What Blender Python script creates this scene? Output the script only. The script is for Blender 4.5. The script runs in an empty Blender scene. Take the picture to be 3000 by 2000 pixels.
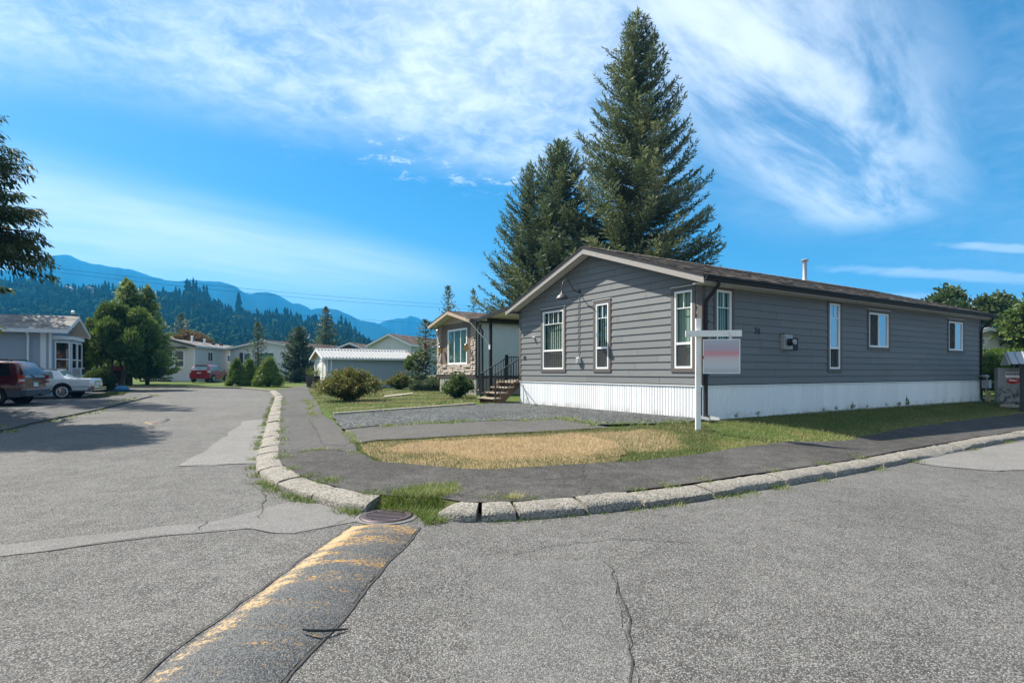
import bpy, math, random
import numpy as np
from mathutils import Vector, Matrix
from mathutils.geometry import delaunay_2d_cdt
R=math.radians
random.seed(7)
rng=np.random.default_rng(7)
SC=bpy.context.scene
COL=SC.collection

# ---------------------------------------------------------------- camera, sky, sun, exposure
CAM_H=1.62
cam=bpy.data.objects.new('camera',bpy.data.cameras.new('camera')); COL.objects.link(cam)
cam.location=(0,0,CAM_H); cam.rotation_euler=(R(90),0,0)
cam.data.sensor_width=36; cam.data.lens=19.68; cam.data.shift_y=0.0297
cam.data.clip_start=0.1; cam.data.clip_end=9000
SC.camera=cam
SUN_DIR=Vector((-1.778,0.95,2.2)).normalized()      # towards the sun
SUN_EL=math.asin(SUN_DIR.z); SUN_AZ=math.atan2(SUN_DIR.x,SUN_DIR.y)
sun=bpy.data.objects.new('sun',bpy.data.lights.new('sun','SUN')); COL.objects.link(sun)
sun.data.energy=5.0; sun.data.angle=R(0.53); sun.data.color=(1.0,0.93,0.82)
sun.rotation_euler=(-SUN_DIR).to_track_quat('-Z','Y').to_euler()
SC.view_settings.view_transform='Standard'; SC.view_settings.look='None'
SC.view_settings.gamma=1; SC.view_settings.use_curve_mapping=False
SC.view_settings.exposure=1.28
SC.render.engine='CYCLES'
SC.cycles.use_denoising=True
SC.cycles.volume_bounces=0; SC.cycles.max_bounces=6; SC.cycles.diffuse_bounces=3
SC.cycles.glossy_bounces=3; SC.cycles.transparent_max_bounces=16; SC.cycles.transmission_bounces=4
SC.cycles.sample_clamp_indirect=6
world=bpy.data.worlds.new('World'); SC.world=world; world.use_nodes=True

class NT:
    """small helper for wiring shader nodes"""
    def __init__(s,tree): s.t=tree; s.t.nodes.clear()
    def n(s,typ,ins=None,**kw):
        nd=s.t.nodes.new(typ)
        for k,v in kw.items(): setattr(nd,k,v)
        if ins:
            for k,v in ins.items(): s.set(nd,k,v)
        return nd
    def set(s,nd,k,v):
        sock=nd.inputs[k]
        if hasattr(v,'is_output') or isinstance(v,bpy.types.NodeSocket): s.t.links.new(v,sock)
        elif isinstance(v,bpy.types.Node): s.t.links.new(v.outputs[0],sock)
        else: sock.default_value=v
    def math(s,op,a,b=0.0,c=None,clamp=False):
        nd=s.n('ShaderNodeMath',operation=op,use_clamp=clamp); s.set(nd,0,a); s.set(nd,1,b)
        if c is not None: s.set(nd,2,c)
        return nd.outputs[0]
    def vmath(s,op,a,b=(0,0,0)):
        nd=s.n('ShaderNodeVectorMath',operation=op); s.set(nd,0,a)
        if op=='SCALE': s.set(nd,'Scale',b)
        else: s.set(nd,1,b)
        return nd.outputs['Value'] if op in('DOT_PRODUCT','LENGTH','DISTANCE') else nd.outputs[0]
    def noise(s,vec,scale,detail=4,rough=.5,dist=0.0,dim='3D'):
        nd=s.n('ShaderNodeTexNoise',noise_dimensions=dim); s.set(nd,'Vector',vec)
        s.set(nd,'Scale',scale); s.set(nd,'Detail',detail); s.set(nd,'Roughness',rough); s.set(nd,'Distortion',dist)
        return nd.outputs['Fac']
    def mapr(s,v,a,b,c=0.0,d=1.0,smooth=True):
        nd=s.n('ShaderNodeMapRange'); nd.interpolation_type='SMOOTHSTEP' if smooth else 'LINEAR'
        s.set(nd,'Value',v); s.set(nd,'From Min',a); s.set(nd,'From Max',b); s.set(nd,'To Min',c); s.set(nd,'To Max',d)
        return nd.outputs[0]
    def mix(s,f,a,b,blend='MIX'):
        nd=s.n('ShaderNodeMix',data_type='RGBA',blend_type=blend); s.set(nd,0,f)
        for i,v in((6,a),(7,b)):
            s.set(nd,i,(*v,1) if isinstance(v,tuple) and len(v)==3 else v)
        return nd.outputs[2]
    def ramp(s,f,stops,interp='LINEAR'):
        nd=s.n('ShaderNodeValToRGB'); nd.color_ramp.interpolation=interp; s.set(nd,0,f)
        el=nd.color_ramp.elements
        while len(el)<len(stops): el.new(.5)
        for e,(p,c) in zip(el,stops): e.position=p; e.color=(*c,1) if len(c)==3 else c
        return nd.outputs[0]

# --- the sky: Nishita air with wind-drawn cirrus on a flat cloud deck
def build_sky():
    t=NT(world.node_tree)
    sky=t.n('ShaderNodeTexSky',sky_type='NISHITA',sun_disc=False)
    sky.sun_elevation=SUN_EL; sky.sun_rotation=SUN_AZ; sky.altitude=0; sky.air_density=1.0; sky.dust_density=0.6; sky.ozone_density=3.0
    hs=t.n('ShaderNodeHueSaturation',{'Saturation':SKY_SAT,'Value':0.84,'Hue':SKY_HUE,'Color':sky.outputs[0]})
    d=t.n('ShaderNodeTexCoord').outputs['Generated']
    sep=t.n('ShaderNodeSeparateXYZ',{0:d})
    zz=t.math('ADD',t.math('MAXIMUM',sep.outputs[2],0.0),0.1)
    px=t.math('DIVIDE',sep.outputs[0],zz); py=t.math('DIVIDE',sep.outputs[1],zz)
    P=t.n('ShaderNodeCombineXYZ',{0:px,1:py,2:0.0}).outputs[0]
    def lin(ax,ay,c): return t.math('ADD',t.math('ADD',t.math('MULTIPLY',px,ax),t.math('MULTIPLY',py,ay)),c)
    def rot(vec,a,sx,sy):
        m=t.n('ShaderNodeMapping'); t.set(m,'Vector',vec); m.inputs['Rotation'].default_value=(0,0,a)
        k=t.n('ShaderNodeMapping'); t.set(k,'Vector',m.outputs[0]); k.inputs['Scale'].default_value=(sx,sy,1); return k.outputs[0]
    wob=t.math('SUBTRACT',t.noise(P,0.9,3),0.5)
    wisp=t.noise(rot(P,R(-40),.8,3.0),1.5,9,.62,.35)
    fluff=t.noise(P,11,8,.68,.4)
    soft=t.noise(P,1.2,4,.55,.3)
    # sheet of cloud overhead, its ragged edge running across the north
    a=t.math('ADD',lin(.48,-1.0,2.34),t.math('MULTIPLY',wob,.65))
    mA=t.math('MULTIPLY',t.mapr(a,-.10,.50),t.math('SUBTRACT',1.0,t.math('MULTIPLY',t.mapr(px,.1,.9),.80)))
    # band of cirrus to the east
    b=t.math('ADD',t.math('ABSOLUTE',lin(-.73,.68,-.52)),t.math('MULTIPLY',wob,.25))
    mB=t.math('MULTIPLY',t.math('SUBTRACT',1.0,t.mapr(b,.02,.50)),t.math('MULTIPLY',t.mapr(lin(.68,.73,0),.1,.8),t.math('SUBTRACT',1.0,t.mapr(lin(.68,.73,0),2.75,3.3))))
    # long soft streak to the north-west
    cv=lin(-.74,.68,-3.05); c=t.math('ADD',t.math('MAXIMUM',t.math('MULTIPLY',cv,.36),t.math('MULTIPLY',cv,-1.0)),t.math('MULTIPLY',wob,.3))
    mC=t.math('MULTIPLY',t.math('SUBTRACT',1.0,t.mapr(c,.05,.75)),t.math('SUBTRACT',1.0,t.mapr(lin(.68,.74,0),1.5,3.3)))
    # thin bars and a bank low in the east
    def blob(cx,cy,rx,ry):
        q=t.vmath('LENGTH',t.n('ShaderNodeCombineXYZ',{0:t.math('MULTIPLY',t.math('SUBTRACT',px,cx),1/rx),1:t.math('MULTIPLY',t.math('SUBTRACT',py,cy),1/ry),2:0.0}).outputs[0])
        return t.math('SUBTRACT',1.0,t.mapr(t.math('ADD',q,t.math('MULTIPLY',t.math('SUBTRACT',t.noise(P,3.0,5,.6),.5),1.3)),.35,1.0))
    mD=t.math('MAXIMUM',blob(2.75,3.3,1.1,.17),t.math('MAXIMUM',blob(3.15,4.05,1.15,.42),blob(2.75,2.8,.8,.09)))
    # elsewhere: a broken scatter of the same cirrus
    behind=t.math('MULTIPLY',t.mapr(py,.35,-.4),t.mapr(soft,.48,.68))
    cover=t.math('MULTIPLY',mA,t.math('ADD',t.mapr(soft,.30,.66,.30,.92),t.mapr(fluff,.35,.68,-.18,.14)))
    edge=t.math('MULTIPLY',t.mapr(a,-.22,.10),t.math('SUBTRACT',1.0,t.mapr(a,.25,.6)))
    cover=t.math('MAXIMUM',cover,t.math('MULTIPLY',t.math('MULTIPLY',t.math('MULTIPLY',edge,t.mapr(px,-1.0,-.25)),t.math('SUBTRACT',1.0,t.mapr(px,.0,.3))),t.mapr(fluff,.50,.72)))
    cover=t.math('MAXIMUM',cover,t.math('MULTIPLY',mB,t.mapr(wisp,.30,.66,.10,.98)))
    cover=t.math('MAXIMUM',cover,t.math('MULTIPLY',mC,t.mapr(wisp,.25,.7,.62,.95)))
    cover=t.math('MAXIMUM',cover,t.math('MULTIPLY',mD,.72))
    cover=t.math('MAXIMUM',cover,t.math('MULTIPLY',behind,t.mapr(wisp,.3,.65)))
    cover=t.math('MULTIPLY',cover,t.mapr(sep.outputs[2],.0,.06))
    col=t.mix(t.math('MULTIPLY',cover,.94,clamp=True),hs.outputs[0],CLOUD)
    bg=t.n('ShaderNodeBackground',{'Color':col,'Strength':0.062})
    out=t.n('ShaderNodeOutputWorld',{'Surface':bg.outputs[0]})
SKY_SAT=1.42; SKY_HUE=0.493; CLOUD=(8.0,8.4,8.9)
build_sky()
HAZE=0.00028

# ---------------------------------------------------------------- materials
def newmat(name):
    m=bpy.data.materials.new(name); m.use_nodes=True; return m,NT(m.node_tree)
def finish(t,shader): t.n('ShaderNodeOutputMaterial',{'Surface':shader})
def mat(name,col,rough=.6,metal=0.,var=.12,vs=3.,bump=0.,bs=60.,stretch=(1,1,1),spec=.5,dirt=None,ds=.7,coat=0.,each=0.):
    """painted / plain surface: base colour with slow variation, fine grain bump, optional dirt blotches"""
    m,t=newmat(name)
    co=t.n('ShaderNodeTexCoord').outputs['Object']
    mp=t.n('ShaderNodeMapping',{'Vector':co}); mp.inputs['Scale'].default_value=stretch
    v=t.noise(mp.outputs[0],vs,5,.6)
    c=t.mix(v,tuple(x*(1-var) for x in col),tuple(min(1,x*(1+var)) for x in col))
    if dirt: c=t.mix(t.math('MULTIPLY',t.mapr(t.noise(co,ds,6,.65),.5,.75),dirt[3]),c,tuple(dirt[:3]))
    if each:
        k=t.math('ADD',1.0-each/2,t.math('MULTIPLY',t.n('ShaderNodeObjectInfo').outputs['Random'],each)); hv=t.n('ShaderNodeHueSaturation',{'Value':k,'Color':c}); c=hv.outputs[0]
    b=t.n('ShaderNodeBsdfPrincipled',{'Base Color':c,'Roughness':t.mapr(v,0,1,max(0,rough-.08),min(1,rough+.08)),'Metallic':metal,'Specular IOR Level':spec,'Coat Weight':coat})
    if bump:
        bp=t.n('ShaderNodeBump',{'Strength':bump,'Distance':.01,'Height':t.noise(mp.outputs[0],bs,4,.6)}); t.set(b,'Normal',bp.outputs[0])
    finish(t,b); return m
def leafmat(name,dark,light,trans=.25,rough=.55,extra=None,straw=False,spec=.25):
    m,t=newmat(name)
    at=t.n('ShaderNodeAttribute',attribute_name='tint')
    st=[(0.0,dark),(1.0,light)] if not extra else [(0.0,dark),(.72,light),(1.0,extra)]
    c=t.ramp(at.outputs['Fac'],st)
    b=t.n('ShaderNodeBsdfPrincipled',{'Base Color':c,'Roughness':rough,'Specular IOR Level':spec})
    tr=t.n('ShaderNodeBsdfTranslucent',{'Color':t.mix(.35,c,(.22,.30,.06)) if not straw else c})
    mx=t.n('ShaderNodeMixShader',{0:trans,1:b.outputs[0],2:tr.outputs[0]})
    finish(t,mx); return m
def asphalt(name,lo,hi,peb=95.,contrast=1.0,warm=(1,1,1),mott=.18):
    """weathered asphalt: coloured aggregate chips in a dark binder, mottled over metres"""
    m,t=newmat(name)
    co=t.n('ShaderNodeTexCoord').outputs['Object']
    vo=t.n('ShaderNodeTexVoronoi',{'Vector':co,'Scale':peb,'Randomness':1.0})
    vo2=t.n('ShaderNodeTexVoronoi',{'Vector':co,'Scale':peb*2.3})
    r=t.n('ShaderNodeSeparateColor',{0:vo.outputs['Color']})
    g=t.math('POWER',r.outputs[0],1.7)
    k=t.math('ADD',t.math('MULTIPLY',g,.75),t.math('MULTIPLY',t.n('ShaderNodeSeparateColor',{0:vo2.outputs['Color']}).outputs[1],.25))
    binder=t.mapr(vo.outputs['Distance'],.25,.62)
    k=t.math('MULTIPLY',k,t.math('SUBTRACT',1.0,t.math('MULTIPLY',binder,.75*contrast)))
    big=t.math('ADD',t.math('MULTIPLY',t.noise(co,.55,6,.6),.6),t.math('MULTIPLY',t.noise(co,.13,4,.6),.4)); mid=t.noise(co,4.0,5,.6)
    k2=t.math('ADD',k,t.math('MULTIPLY',t.math('SUBTRACT',big,.5),mott*2.2)); k2=t.math('ADD',k2,t.math('MULTIPLY',t.math('SUBTRACT',mid,.5),mott*1.5))
    k2=t.math('ADD',k2,t.math('MULTIPLY',t.math('SUBTRACT',t.noise(co,26.,3,.8),.5),mott*1.5))
    c=t.mix(t.math('MAXIMUM',k2,0.0),tuple(lo*w for w in warm),tuple(hi*w for w in warm))
    c=t.mix(t.math('MULTIPLY',t.mapr(r.outputs[2],.8,1.0),.4),c,t.mix(r.outputs[1],(hi*1.0,hi*.84,hi*.7),(hi*.75,hi*.85,hi*1.0)))
    h=t.math('SUBTRACT',t.math('MULTIPLY',mid,.4),vo.outputs['Distance'])
    bp=t.n('ShaderNodeBump',{'Strength':.75,'Distance':.006,'Height':h})
    b=t.n('ShaderNodeBsdfPrincipled',{'Base Color':c,'Roughness':.88,'Specular IOR Level':.15,'Normal':bp.outputs[0]})
    finish(t,b); return m
def concrete(name,col,scale=70.,var=.45):
    m,t=newmat(name)
    co=t.n('ShaderNodeTexCoord').outputs['Object']
    vo=t.n('ShaderNodeTexVoronoi',{'Vector':co,'Scale':scale}); r=t.n('ShaderNodeSeparateColor',{0:vo.outputs['Color']})
    n=t.noise(co,3.0,6,.65); f=t.noise(co,22.0,4,.7)
    c=t.mix(r.outputs[0],tuple(x*(1-var) for x in col),tuple(min(1,x*(1+var*.7)) for x in col))
    c=t.mix(t.mapr(n,.35,.75,0,.5),c,tuple(x*.55 for x in col))
    c=t.mix(t.mapr(f,.55,.75,0,.55),c,tuple(x*.35 for x in col))
    bp=t.n('ShaderNodeBump',{'Strength':.8,'Distance':.01,'Height':t.math('SUBTRACT',f,vo.outputs['Distance'])})
    b=t.n('ShaderNodeBsdfPrincipled',{'Base Color':c,'Roughness':.88,'Specular IOR Level':.25,'Normal':bp.outputs[0]})
    finish(t,b); return m
def glassmat(name,tint=(.55,.6,.6),refl=.0,gain=.7):
    m,t=newmat(name)
    fr=t.n('ShaderNodeFresnel',{'IOR':1.5})
    tr=t.n('ShaderNodeBsdfTransparent',{'Color':(*tint,1)}); gl=t.n('ShaderNodeBsdfGlossy',{'Color':(.95,.97,1,1),'Roughness':.015})
    f=t.math('ADD',t.math('MULTIPLY',fr.outputs[0],gain),refl,clamp=True)
    f=t.math('MULTIPLY',f,t.math('SUBTRACT',1.0,t.n('ShaderNodeNewGeometry').outputs['Backfacing']))
    finish(t,t.n('ShaderNodeMixShader',{0:f,1:tr.outputs[0],2:gl.outputs[0]})); return m
def lawnmat(name,green,dry,lo,hi,scale=.5):
    m,t=newmat(name)
    co=t.n('ShaderNodeTexCoord').outputs['Object']
    n=t.noise(co,scale,6,.65); f=t.noise(co,38.0,4,.7)
    c=t.mix(t.mapr(n,lo,hi),green,dry); c=t.mix(t.mapr(f,.4,.72,0,.6),c,(.055,.045,.025))
    bp=t.n('ShaderNodeBump',{'Strength':.9,'Distance':.03,'Height':f})
    b=t.n('ShaderNodeBsdfPrincipled',{'Base Color':c,'Roughness':.95,'Specular IOR Level':.1,'Normal':bp.outputs[0]})
    finish(t,b); return m
def shinglemat(name,dark,light):
    m,t=newmat(name)
    at=t.n('ShaderNodeAttribute',attribute_name='tint'); co=t.n('ShaderNodeTexCoord').outputs['Object']
    c=t.mix(at.outputs['Fac'],dark,light)
    c=t.mix(t.mapr(t.noise(co,120,3,.7),.4,.7,0,.5),c,tuple(x*.5 for x in dark))
    b=t.n('ShaderNodeBsdfPrincipled',{'Base Color':c,'Roughness':.9,'Specular IOR Level':.25}); finish(t,b); return m
def emitless(name,fn): 
    m,t=newmat(name); finish(t,fn(t)); return m

def skirtmat():
    m,t=newmat('white_skirting'); co=t.n('ShaderNodeTexCoord').outputs['Object']; geo=t.n('ShaderNodeNewGeometry').outputs['Position']
    z=t.n('ShaderNodeSeparateXYZ',{0:geo}).outputs[2]
    low=t.mapr(z,.40,.66,1,0); n=t.noise(geo,2.3,6,.65); st=t.n('ShaderNodeMapping',{'Vector':geo}); st.inputs['Scale'].default_value=(9,9,.6)
    k=t.math('ADD',t.math('MULTIPLY',low,t.mapr(n,.42,.72,.05,.75)),t.math('MULTIPLY',t.mapr(t.noise(st.outputs[0],1.4,4),.55,.8),.12))
    c=t.mix(k,(.83,.84,.84),(.42,.36,.28))
    c=t.n('ShaderNodeHueSaturation',{'Value':t.math('ADD',.93,t.math('MULTIPLY',t.n('ShaderNodeObjectInfo').outputs['Random'],.09)),'Color':c}).outputs[0]
    finish(t,t.n('ShaderNodeBsdfPrincipled',{'Base Color':c,'Roughness':.45,'Specular IOR Level':.4})); return m
M={}
M['road']=asphalt('road_asphalt',.045,.36,105,1.05,(1.03,1,.94))
M['patch']=asphalt('patch_asphalt',.095,.335,140,.75,(1.03,1,.95),mott=.2)
M['patch_worn']=asphalt('worn_patch_asphalt',.06,.325,118,.92,(1.02,1,.95))
M['patch_pale']=asphalt('pale_patch_asphalt',.10,.37,125,.75,(1.03,1,.94),mott=.2)
M['walk']=asphalt('walk_asphalt',.035,.22,110,.9,(1.04,1,.94),mott=.25)
M['walk_dark']=asphalt('dark_asphalt',.026,.195,110,1.0,(1.06,1,.92),mott=.40)
M['drive']=asphalt('drive_asphalt',.04,.22,110,.9,(1.05,1,.93),mott=.2)
M['pad']=asphalt('pad_asphalt',.05,.20,120,.7,mott=.25)
M['gravel']=asphalt('crushed_gravel',.02,.34,24,1.3,(.92,1,.99),mott=.22)
M['kerb']=concrete('kerb_concrete',(.255,.235,.20),62,.6)
M['strip']=concrete('edging_concrete',(.42,.38,.32),60)
M['crack']=mat('crack_filling',(.035,.033,.03),.95,var=.3)
M['lawn']=lawnmat('lawn_soil',(.070,.115,.022),(.25,.19,.085),.52,.74)
M['dry_lawn']=lawnmat('dry_lawn_soil',(.20,.16,.08),(.38,.28,.15),.3,.6,1.2)
M['earth']=lawnmat('earth',(.08,.10,.03),(.2,.16,.09),.4,.6,.05)
M['siding']=mat('grey_siding',(.160,.168,.170),.62,var=.10,vs=1.3,each=.14,dirt=(.12,.115,.10,.35),ds=.9,bump=.35,bs=9.,stretch=(3,3,60),spec=.35)
M['trim']=mat('taupe_trim',(.105,.090,.080),.6,var=.15,bump=.3,bs=14,stretch=(3,3,40))
M['fascia']=mat('fascia_board',(.30,.275,.255),.65,var=.12,bump=.4,bs=10,stretch=(8,8,50))
M['gutter']=mat('dark_gutter',(.018,.016,.016),.55,var=.1,spec=.3)
M['skirt']=skirtmat()
M['vinyl']=mat('white_vinyl',(.80,.81,.81),.38,var=.03)
M['soffit']=mat('cream_soffit',(.55,.53,.49),.6,var=.05)
M['shingle']=shinglemat('brown_shingles',(.040,.032,.027),(.40,.315,.25))
M['shingle_grey']=shinglemat('grey_shingles',(.17,.155,.145),(.40,.37,.34))
M['shingle_dark']=shinglemat('dark_shingles',(.055,.040,.032),(.15,.11,.085))
M['glass']=glassmat('window_glass',(.78,.83,.81),.0)
M['glass_coated']=glassmat('coated_window_glass',(.35,.40,.42),.42,1.2)
M['glass_dark']=glassmat('dark_glass',(.14,.17,.19),.04)
M['blind']=mat('green_blinds',(.50,.59,.53),.6,var=.05)
M['screen']=emitless('insect_screen',lambda t:t.n('ShaderNodeMixShader',{0:.42,1:t.n('ShaderNodeBsdfTransparent').outputs[0],2:t.n('ShaderNodeBsdfDiffuse',{'Color':(.085,.085,.085,1)}).outputs[0]}))
M['interior']=mat('room_interior',(.10,.09,.08),.9)
M['black']=mat('black_metal',(.014,.014,.015),.42,var=.1)
M['iron']=mat('rusty_iron',(.075,.055,.058),.55,.6,var=.3,vs=12,bump=.3,bs=70)
M['iron_bar']=mat('grate_bars',(.15,.115,.12),.5,.5,var=.3,vs=12)
M['hole']=mat('dark_hole',(.008,.007,.007),1.0)
M['steel']=mat('galvanised_steel',(.36,.37,.38),.5,.6,var=.1)
M['grey_box']=mat('grey_enclosure',(.34,.35,.34),.5,var=.06)
M['white_paint']=mat('white_painted_wood',(.78,.77,.73),.55,var=.05,bump=.15,bs=20,stretch=(4,4,40),dirt=(.3,.24,.17,.5),ds=3.0)
M['wood']=mat('weathered_wood',(.34,.285,.22),.8,var=.25,vs=4,bump=.4,bs=12,stretch=(2,20,20))
M['wood_new']=mat('deck_timber',(.47,.30,.14),.75,var=.2,vs=4,bump=.3,bs=12,stretch=(2,20,20))
M['wood_brown']=mat('brown_stringer',(.16,.095,.052),.75,var=.25,bump=.3,bs=12,stretch=(2,20,20))
M['lamp_grey']=mat('dark_grey_enamel',(.07,.067,.065),.5)
M['bulb']=mat('frosted_bulb',(.7,.7,.66),.3)
M['rubber']=mat('black_rubber',(.022,.022,.024),.55,var=.2)

# ---------------------------------------------------------------- object helpers
def link(o,parent=None):
    COL.objects.link(o)
    if parent is not None: o.parent=parent
    return o
def tag(o,label=None,cat=None,group=None,kind=None):
    if label: o['label']=label
    if cat: o['category']=cat
    if group: o['group']=group
    if kind: o['kind']=kind
    return o
def thing(name,label,cat,loc=(0,0,0),rz=0.,group=None):
    o=bpy.data.objects.new(name,None); COL.objects.link(o); o.empty_display_size=.2
    o.location=loc; o.rotation_euler=(0,0,rz)
    return tag(o,label,cat,group)
def copy_tree(o,parent=None):
    c=o.copy(); COL.objects.link(c)
    if parent is not None: c.parent=parent
    for ch in [x for x in COL.objects if x.parent==o]: copy_tree(ch,c)
    return c
class MB:
    def __init__(s): s.v=[]; s.f=[]
    def add(s,vs,fs):
        b=len(s.v); s.v+= [tuple(p) for p in vs]; s.f+=[tuple(b+i for i in f) for f in fs]; return s
    def box(s,x0,x1,y0,y1,z0,z1,M4=None):
        vs=[(x,y,z) for x in(x0,x1) for y in(y0,y1) for z in(z0,z1)]
        if M4 is not None: vs=[M4@Vector(p) for p in vs]
        return s.add(vs,[(0,1,3,2),(4,6,7,5),(0,4,5,1),(2,3,7,6),(0,2,6,4),(1,5,7,3)])
    def prism(s,poly,axis,a,b):
        """polygon (list of 2-D points) swept along an axis from a to b"""
        n=len(poly)
        def P(p,h): return {'x':(h,p[0],p[1]),'y':(p[0],h,p[1]),'z':(p[0],p[1],h)}[axis]
        return s.add([P(p,a) for p in poly]+[P(p,b) for p in poly],[tuple(range(n))[::-1],tuple(range(n,2*n))]+[(i,(i+1)%n,n+(i+1)%n,n+i) for i in range(n)])
    def bar(s,p,q,w,h=None,up=(0,0,1)):
        p,q=Vector(p),Vector(q); d=(q-p).normalized(); u=Vector(up)
        if abs(d.dot(u))>.98: u=Vector((1,0,0))
        a=d.cross(u).normalized()*w/2; b=d.cross(a.normalized())*(h or w)/2
        vs=[p+a+b,p-a+b,p-a-b,p+a-b,q+a+b,q-a+b,q-a-b,q+a-b]
        return s.add(vs,[(3,2,1,0),(4,5,6,7),(0,1,5,4),(1,2,6,5),(2,3,7,6),(3,0,4,7)])
    def tube(s,pts,r,n=8,caps=True):
        pts=[Vector(p) for p in pts]; rr=r if isinstance(r,(list,tuple)) else [r]*len(pts); b0=len(s.v); u=None
        for i,p in enumerate(pts):
            d=(pts[min(i+1,len(pts)-1)]-pts[max(i-1,0)]).normalized()
            if u is None: u=d.orthogonal().normalized()
            u=(u-d*u.dot(d)).normalized(); w=d.cross(u)
            s.v+=[tuple(p+(u*math.cos(a)+w*math.sin(a))*rr[i]) for a in [2*math.pi*k/n for k in range(n)]]
        for i in range(len(pts)-1):
            for k in range(n):
                a,b=b0+i*n+k,b0+i*n+(k+1)%n; s.f.append((a,b,b+n,a+n))
        if caps: s.f.append(tuple(range(b0,b0+n))[::-1]); e=b0+(len(pts)-1)*n; s.f.append(tuple(range(e,e+n)))
        return s
    def lathe(s,prof,c=(0,0,0),axis='z',n=20,M4=None):
        b0=len(s.v); c=Vector(c)
        for r,h in prof:
            for k in range(n):
                a=2*math.pi*k/n; x,y=r*math.cos(a),r*math.sin(a)
                p=Vector({'z':(x,y,h),'x':(h,x,y),'y':(y,h,x)}[axis])+c
                s.v.append(tuple(M4@p) if M4 is not None else tuple(p))
        for i in range(len(prof)-1):
            for k in range(n):
                a,b=b0+i*n+k,b0+i*n+(k+1)%n; s.f.append((a,b,b+n,a+n))
        return s
    def mesh(s,name,m,smooth=None):
        me=bpy.data.meshes.new(name); me.from_pydata(s.v,[],s.f); me.validate(); 
        if m is not None: me.materials.append(m)
        if smooth is not None:
            me.polygons.foreach_set('use_smooth',[True]*len(me.polygons))
            try: me.set_sharp_from_angle(angle=R(smooth))
            except Exception: pass
        me.update(); return me
    def build(s,name,m,parent=None,smooth=None,label=None,kind=None):
        o=link(bpy.data.objects.new(name,s.mesh(name,m,smooth)),parent); return tag(o,label=label,kind=kind)
def box(name,m,parent,*a,**k): return MB().box(*a).build(name,m,parent,**k)
def fast_mesh(name,V,F,m,tint=None,smooth=False):
    V=np.asarray(V,np.float32); F=np.asarray(F,np.int32); k=F.shape[1]
    me=bpy.data.meshes.new(name); me.vertices.add(len(V)); me.vertices.foreach_set('co',V.ravel())
    me.loops.add(F.size); me.loops.foreach_set('vertex_index',F.ravel())
    me.polygons.add(len(F)); me.polygons.foreach_set('loop_start',np.arange(0,F.size,k,dtype=np.int32))
    try: me.polygons.foreach_set('loop_total',np.full(len(F),k,np.int32))
    except Exception: pass
    me.update(calc_edges=True); me.materials.append(m)
    if tint is not None:
        at=me.attributes.new('tint','FLOAT','POINT'); at.data.foreach_set('value',np.asarray(tint,np.float32))
    me.polygons.foreach_set('use_smooth',np.full(len(F),bool(smooth)))
    return me
def put(name,me,parent=None,loc=None,**k):
    o=link(bpy.data.objects.new(name,me),parent)
    if loc is not None: o.location=loc
    return tag(o,**k)
def unit(a): return a/np.maximum(np.linalg.norm(a,axis=-1,keepdims=True),1e-9)
def leaf_arrays(P,D,N,L,W,bend=.0):
    """rhombic leaf quads: base P, direction D, face normal about N"""
    n=len(P); D=unit(D); S=unit(np.cross(D,N)); L=np.broadcast_to(np.asarray(L,float),(n,))[:,None]; W=np.broadcast_to(np.asarray(W,float),(n,))[:,None]
    Nn=np.cross(S,D)
    V=np.stack([P,P+D*L*.5+S*W*.5+Nn*bend*L,P+D*L,P+D*L*.5-S*W*.5+Nn*bend*L],1).reshape(-1,3)
    return V,np.arange(4*n,dtype=np.int32).reshape(-1,4)
def leaf_mesh(name,P,D,N,L,W,tint,m,bend=.0):
    V,F=leaf_arrays(P,D,N,L,W,bend); return fast_mesh(name,V,F,m,np.repeat(tint,4))
def densify(poly,step,closed=True):
    out=[]; n=len(poly)
    for i in range(n if closed else n-1):
        a,b=np.array(poly[i][:2],float),np.array(poly[(i+1)%n][:2],float); k=max(1,int(np.linalg.norm(b-a)/step))
        out+= [tuple(a+(b-a)*j/k) for j in range(k)]
    if not closed: out.append(tuple(poly[-1][:2]))
    return out
def jagged(poly,amp,step=.25,seed=1,closed=True):
    """breaks up a clean outline so that edges look worn"""
    r=np.random.default_rng(seed); q=np.array(densify(poly,step,closed)); k=r.normal(0,1,q.shape); k=(k+np.roll(k,1,0)+np.roll(k,2,0))/2.2
    return [tuple(p) for p in q+k*amp]
def sheet(name,poly,m,off=.0,step=.6,zfun=None,parent=None,kind=None,label=None,edge=None):
    """a polygon on plan, laid over the terrain"""
    zf=zfun or terr
    b=densify(poly,edge or step); nb=len(b); A=np.array(b)
    (x0,y0),(x1,y1)=A.min(0),A.max(0)
    gx,gy=np.meshgrid(np.arange(x0+step/2,x1,step),np.arange(y0+step/2,y1,step)); gx=gx.ravel(); gy=gy.ravel()
    gx=gx+rng.uniform(-.2,.2,gx.shape)*step; gy=gy+rng.uniform(-.2,.2,gy.shape)*step
    ok=in_poly(gx,gy,b); ok[ok]&=seg_dist(gx[ok],gy[ok],b+[b[0]])>step*.35
    pts=[Vector(p) for p in b]+[Vector((x,y)) for x,y in zip(gx[ok],gy[ok])]
    r=delaunay_2d_cdt(pts,[],[list(range(nb))],1,1e-5)
    V=np.array([(p.x,p.y) for p in r[0]]); Z=zf(V[:,0],V[:,1])+off
    me=bpy.data.meshes.new(name); me.from_pydata(np.column_stack([V,Z]).tolist(),[],[list(f) for f in r[2]]); me.materials.append(m)
    me.polygons.foreach_set('use_smooth',[True]*len(me.polygons)); me.update()
    if len(me.polygons) and sum(p.normal.z for p in me.polygons)<0: me.flip_normals()
    o=link(bpy.data.objects.new(name,me),parent); return tag(o,kind=kind,label=label)
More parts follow.
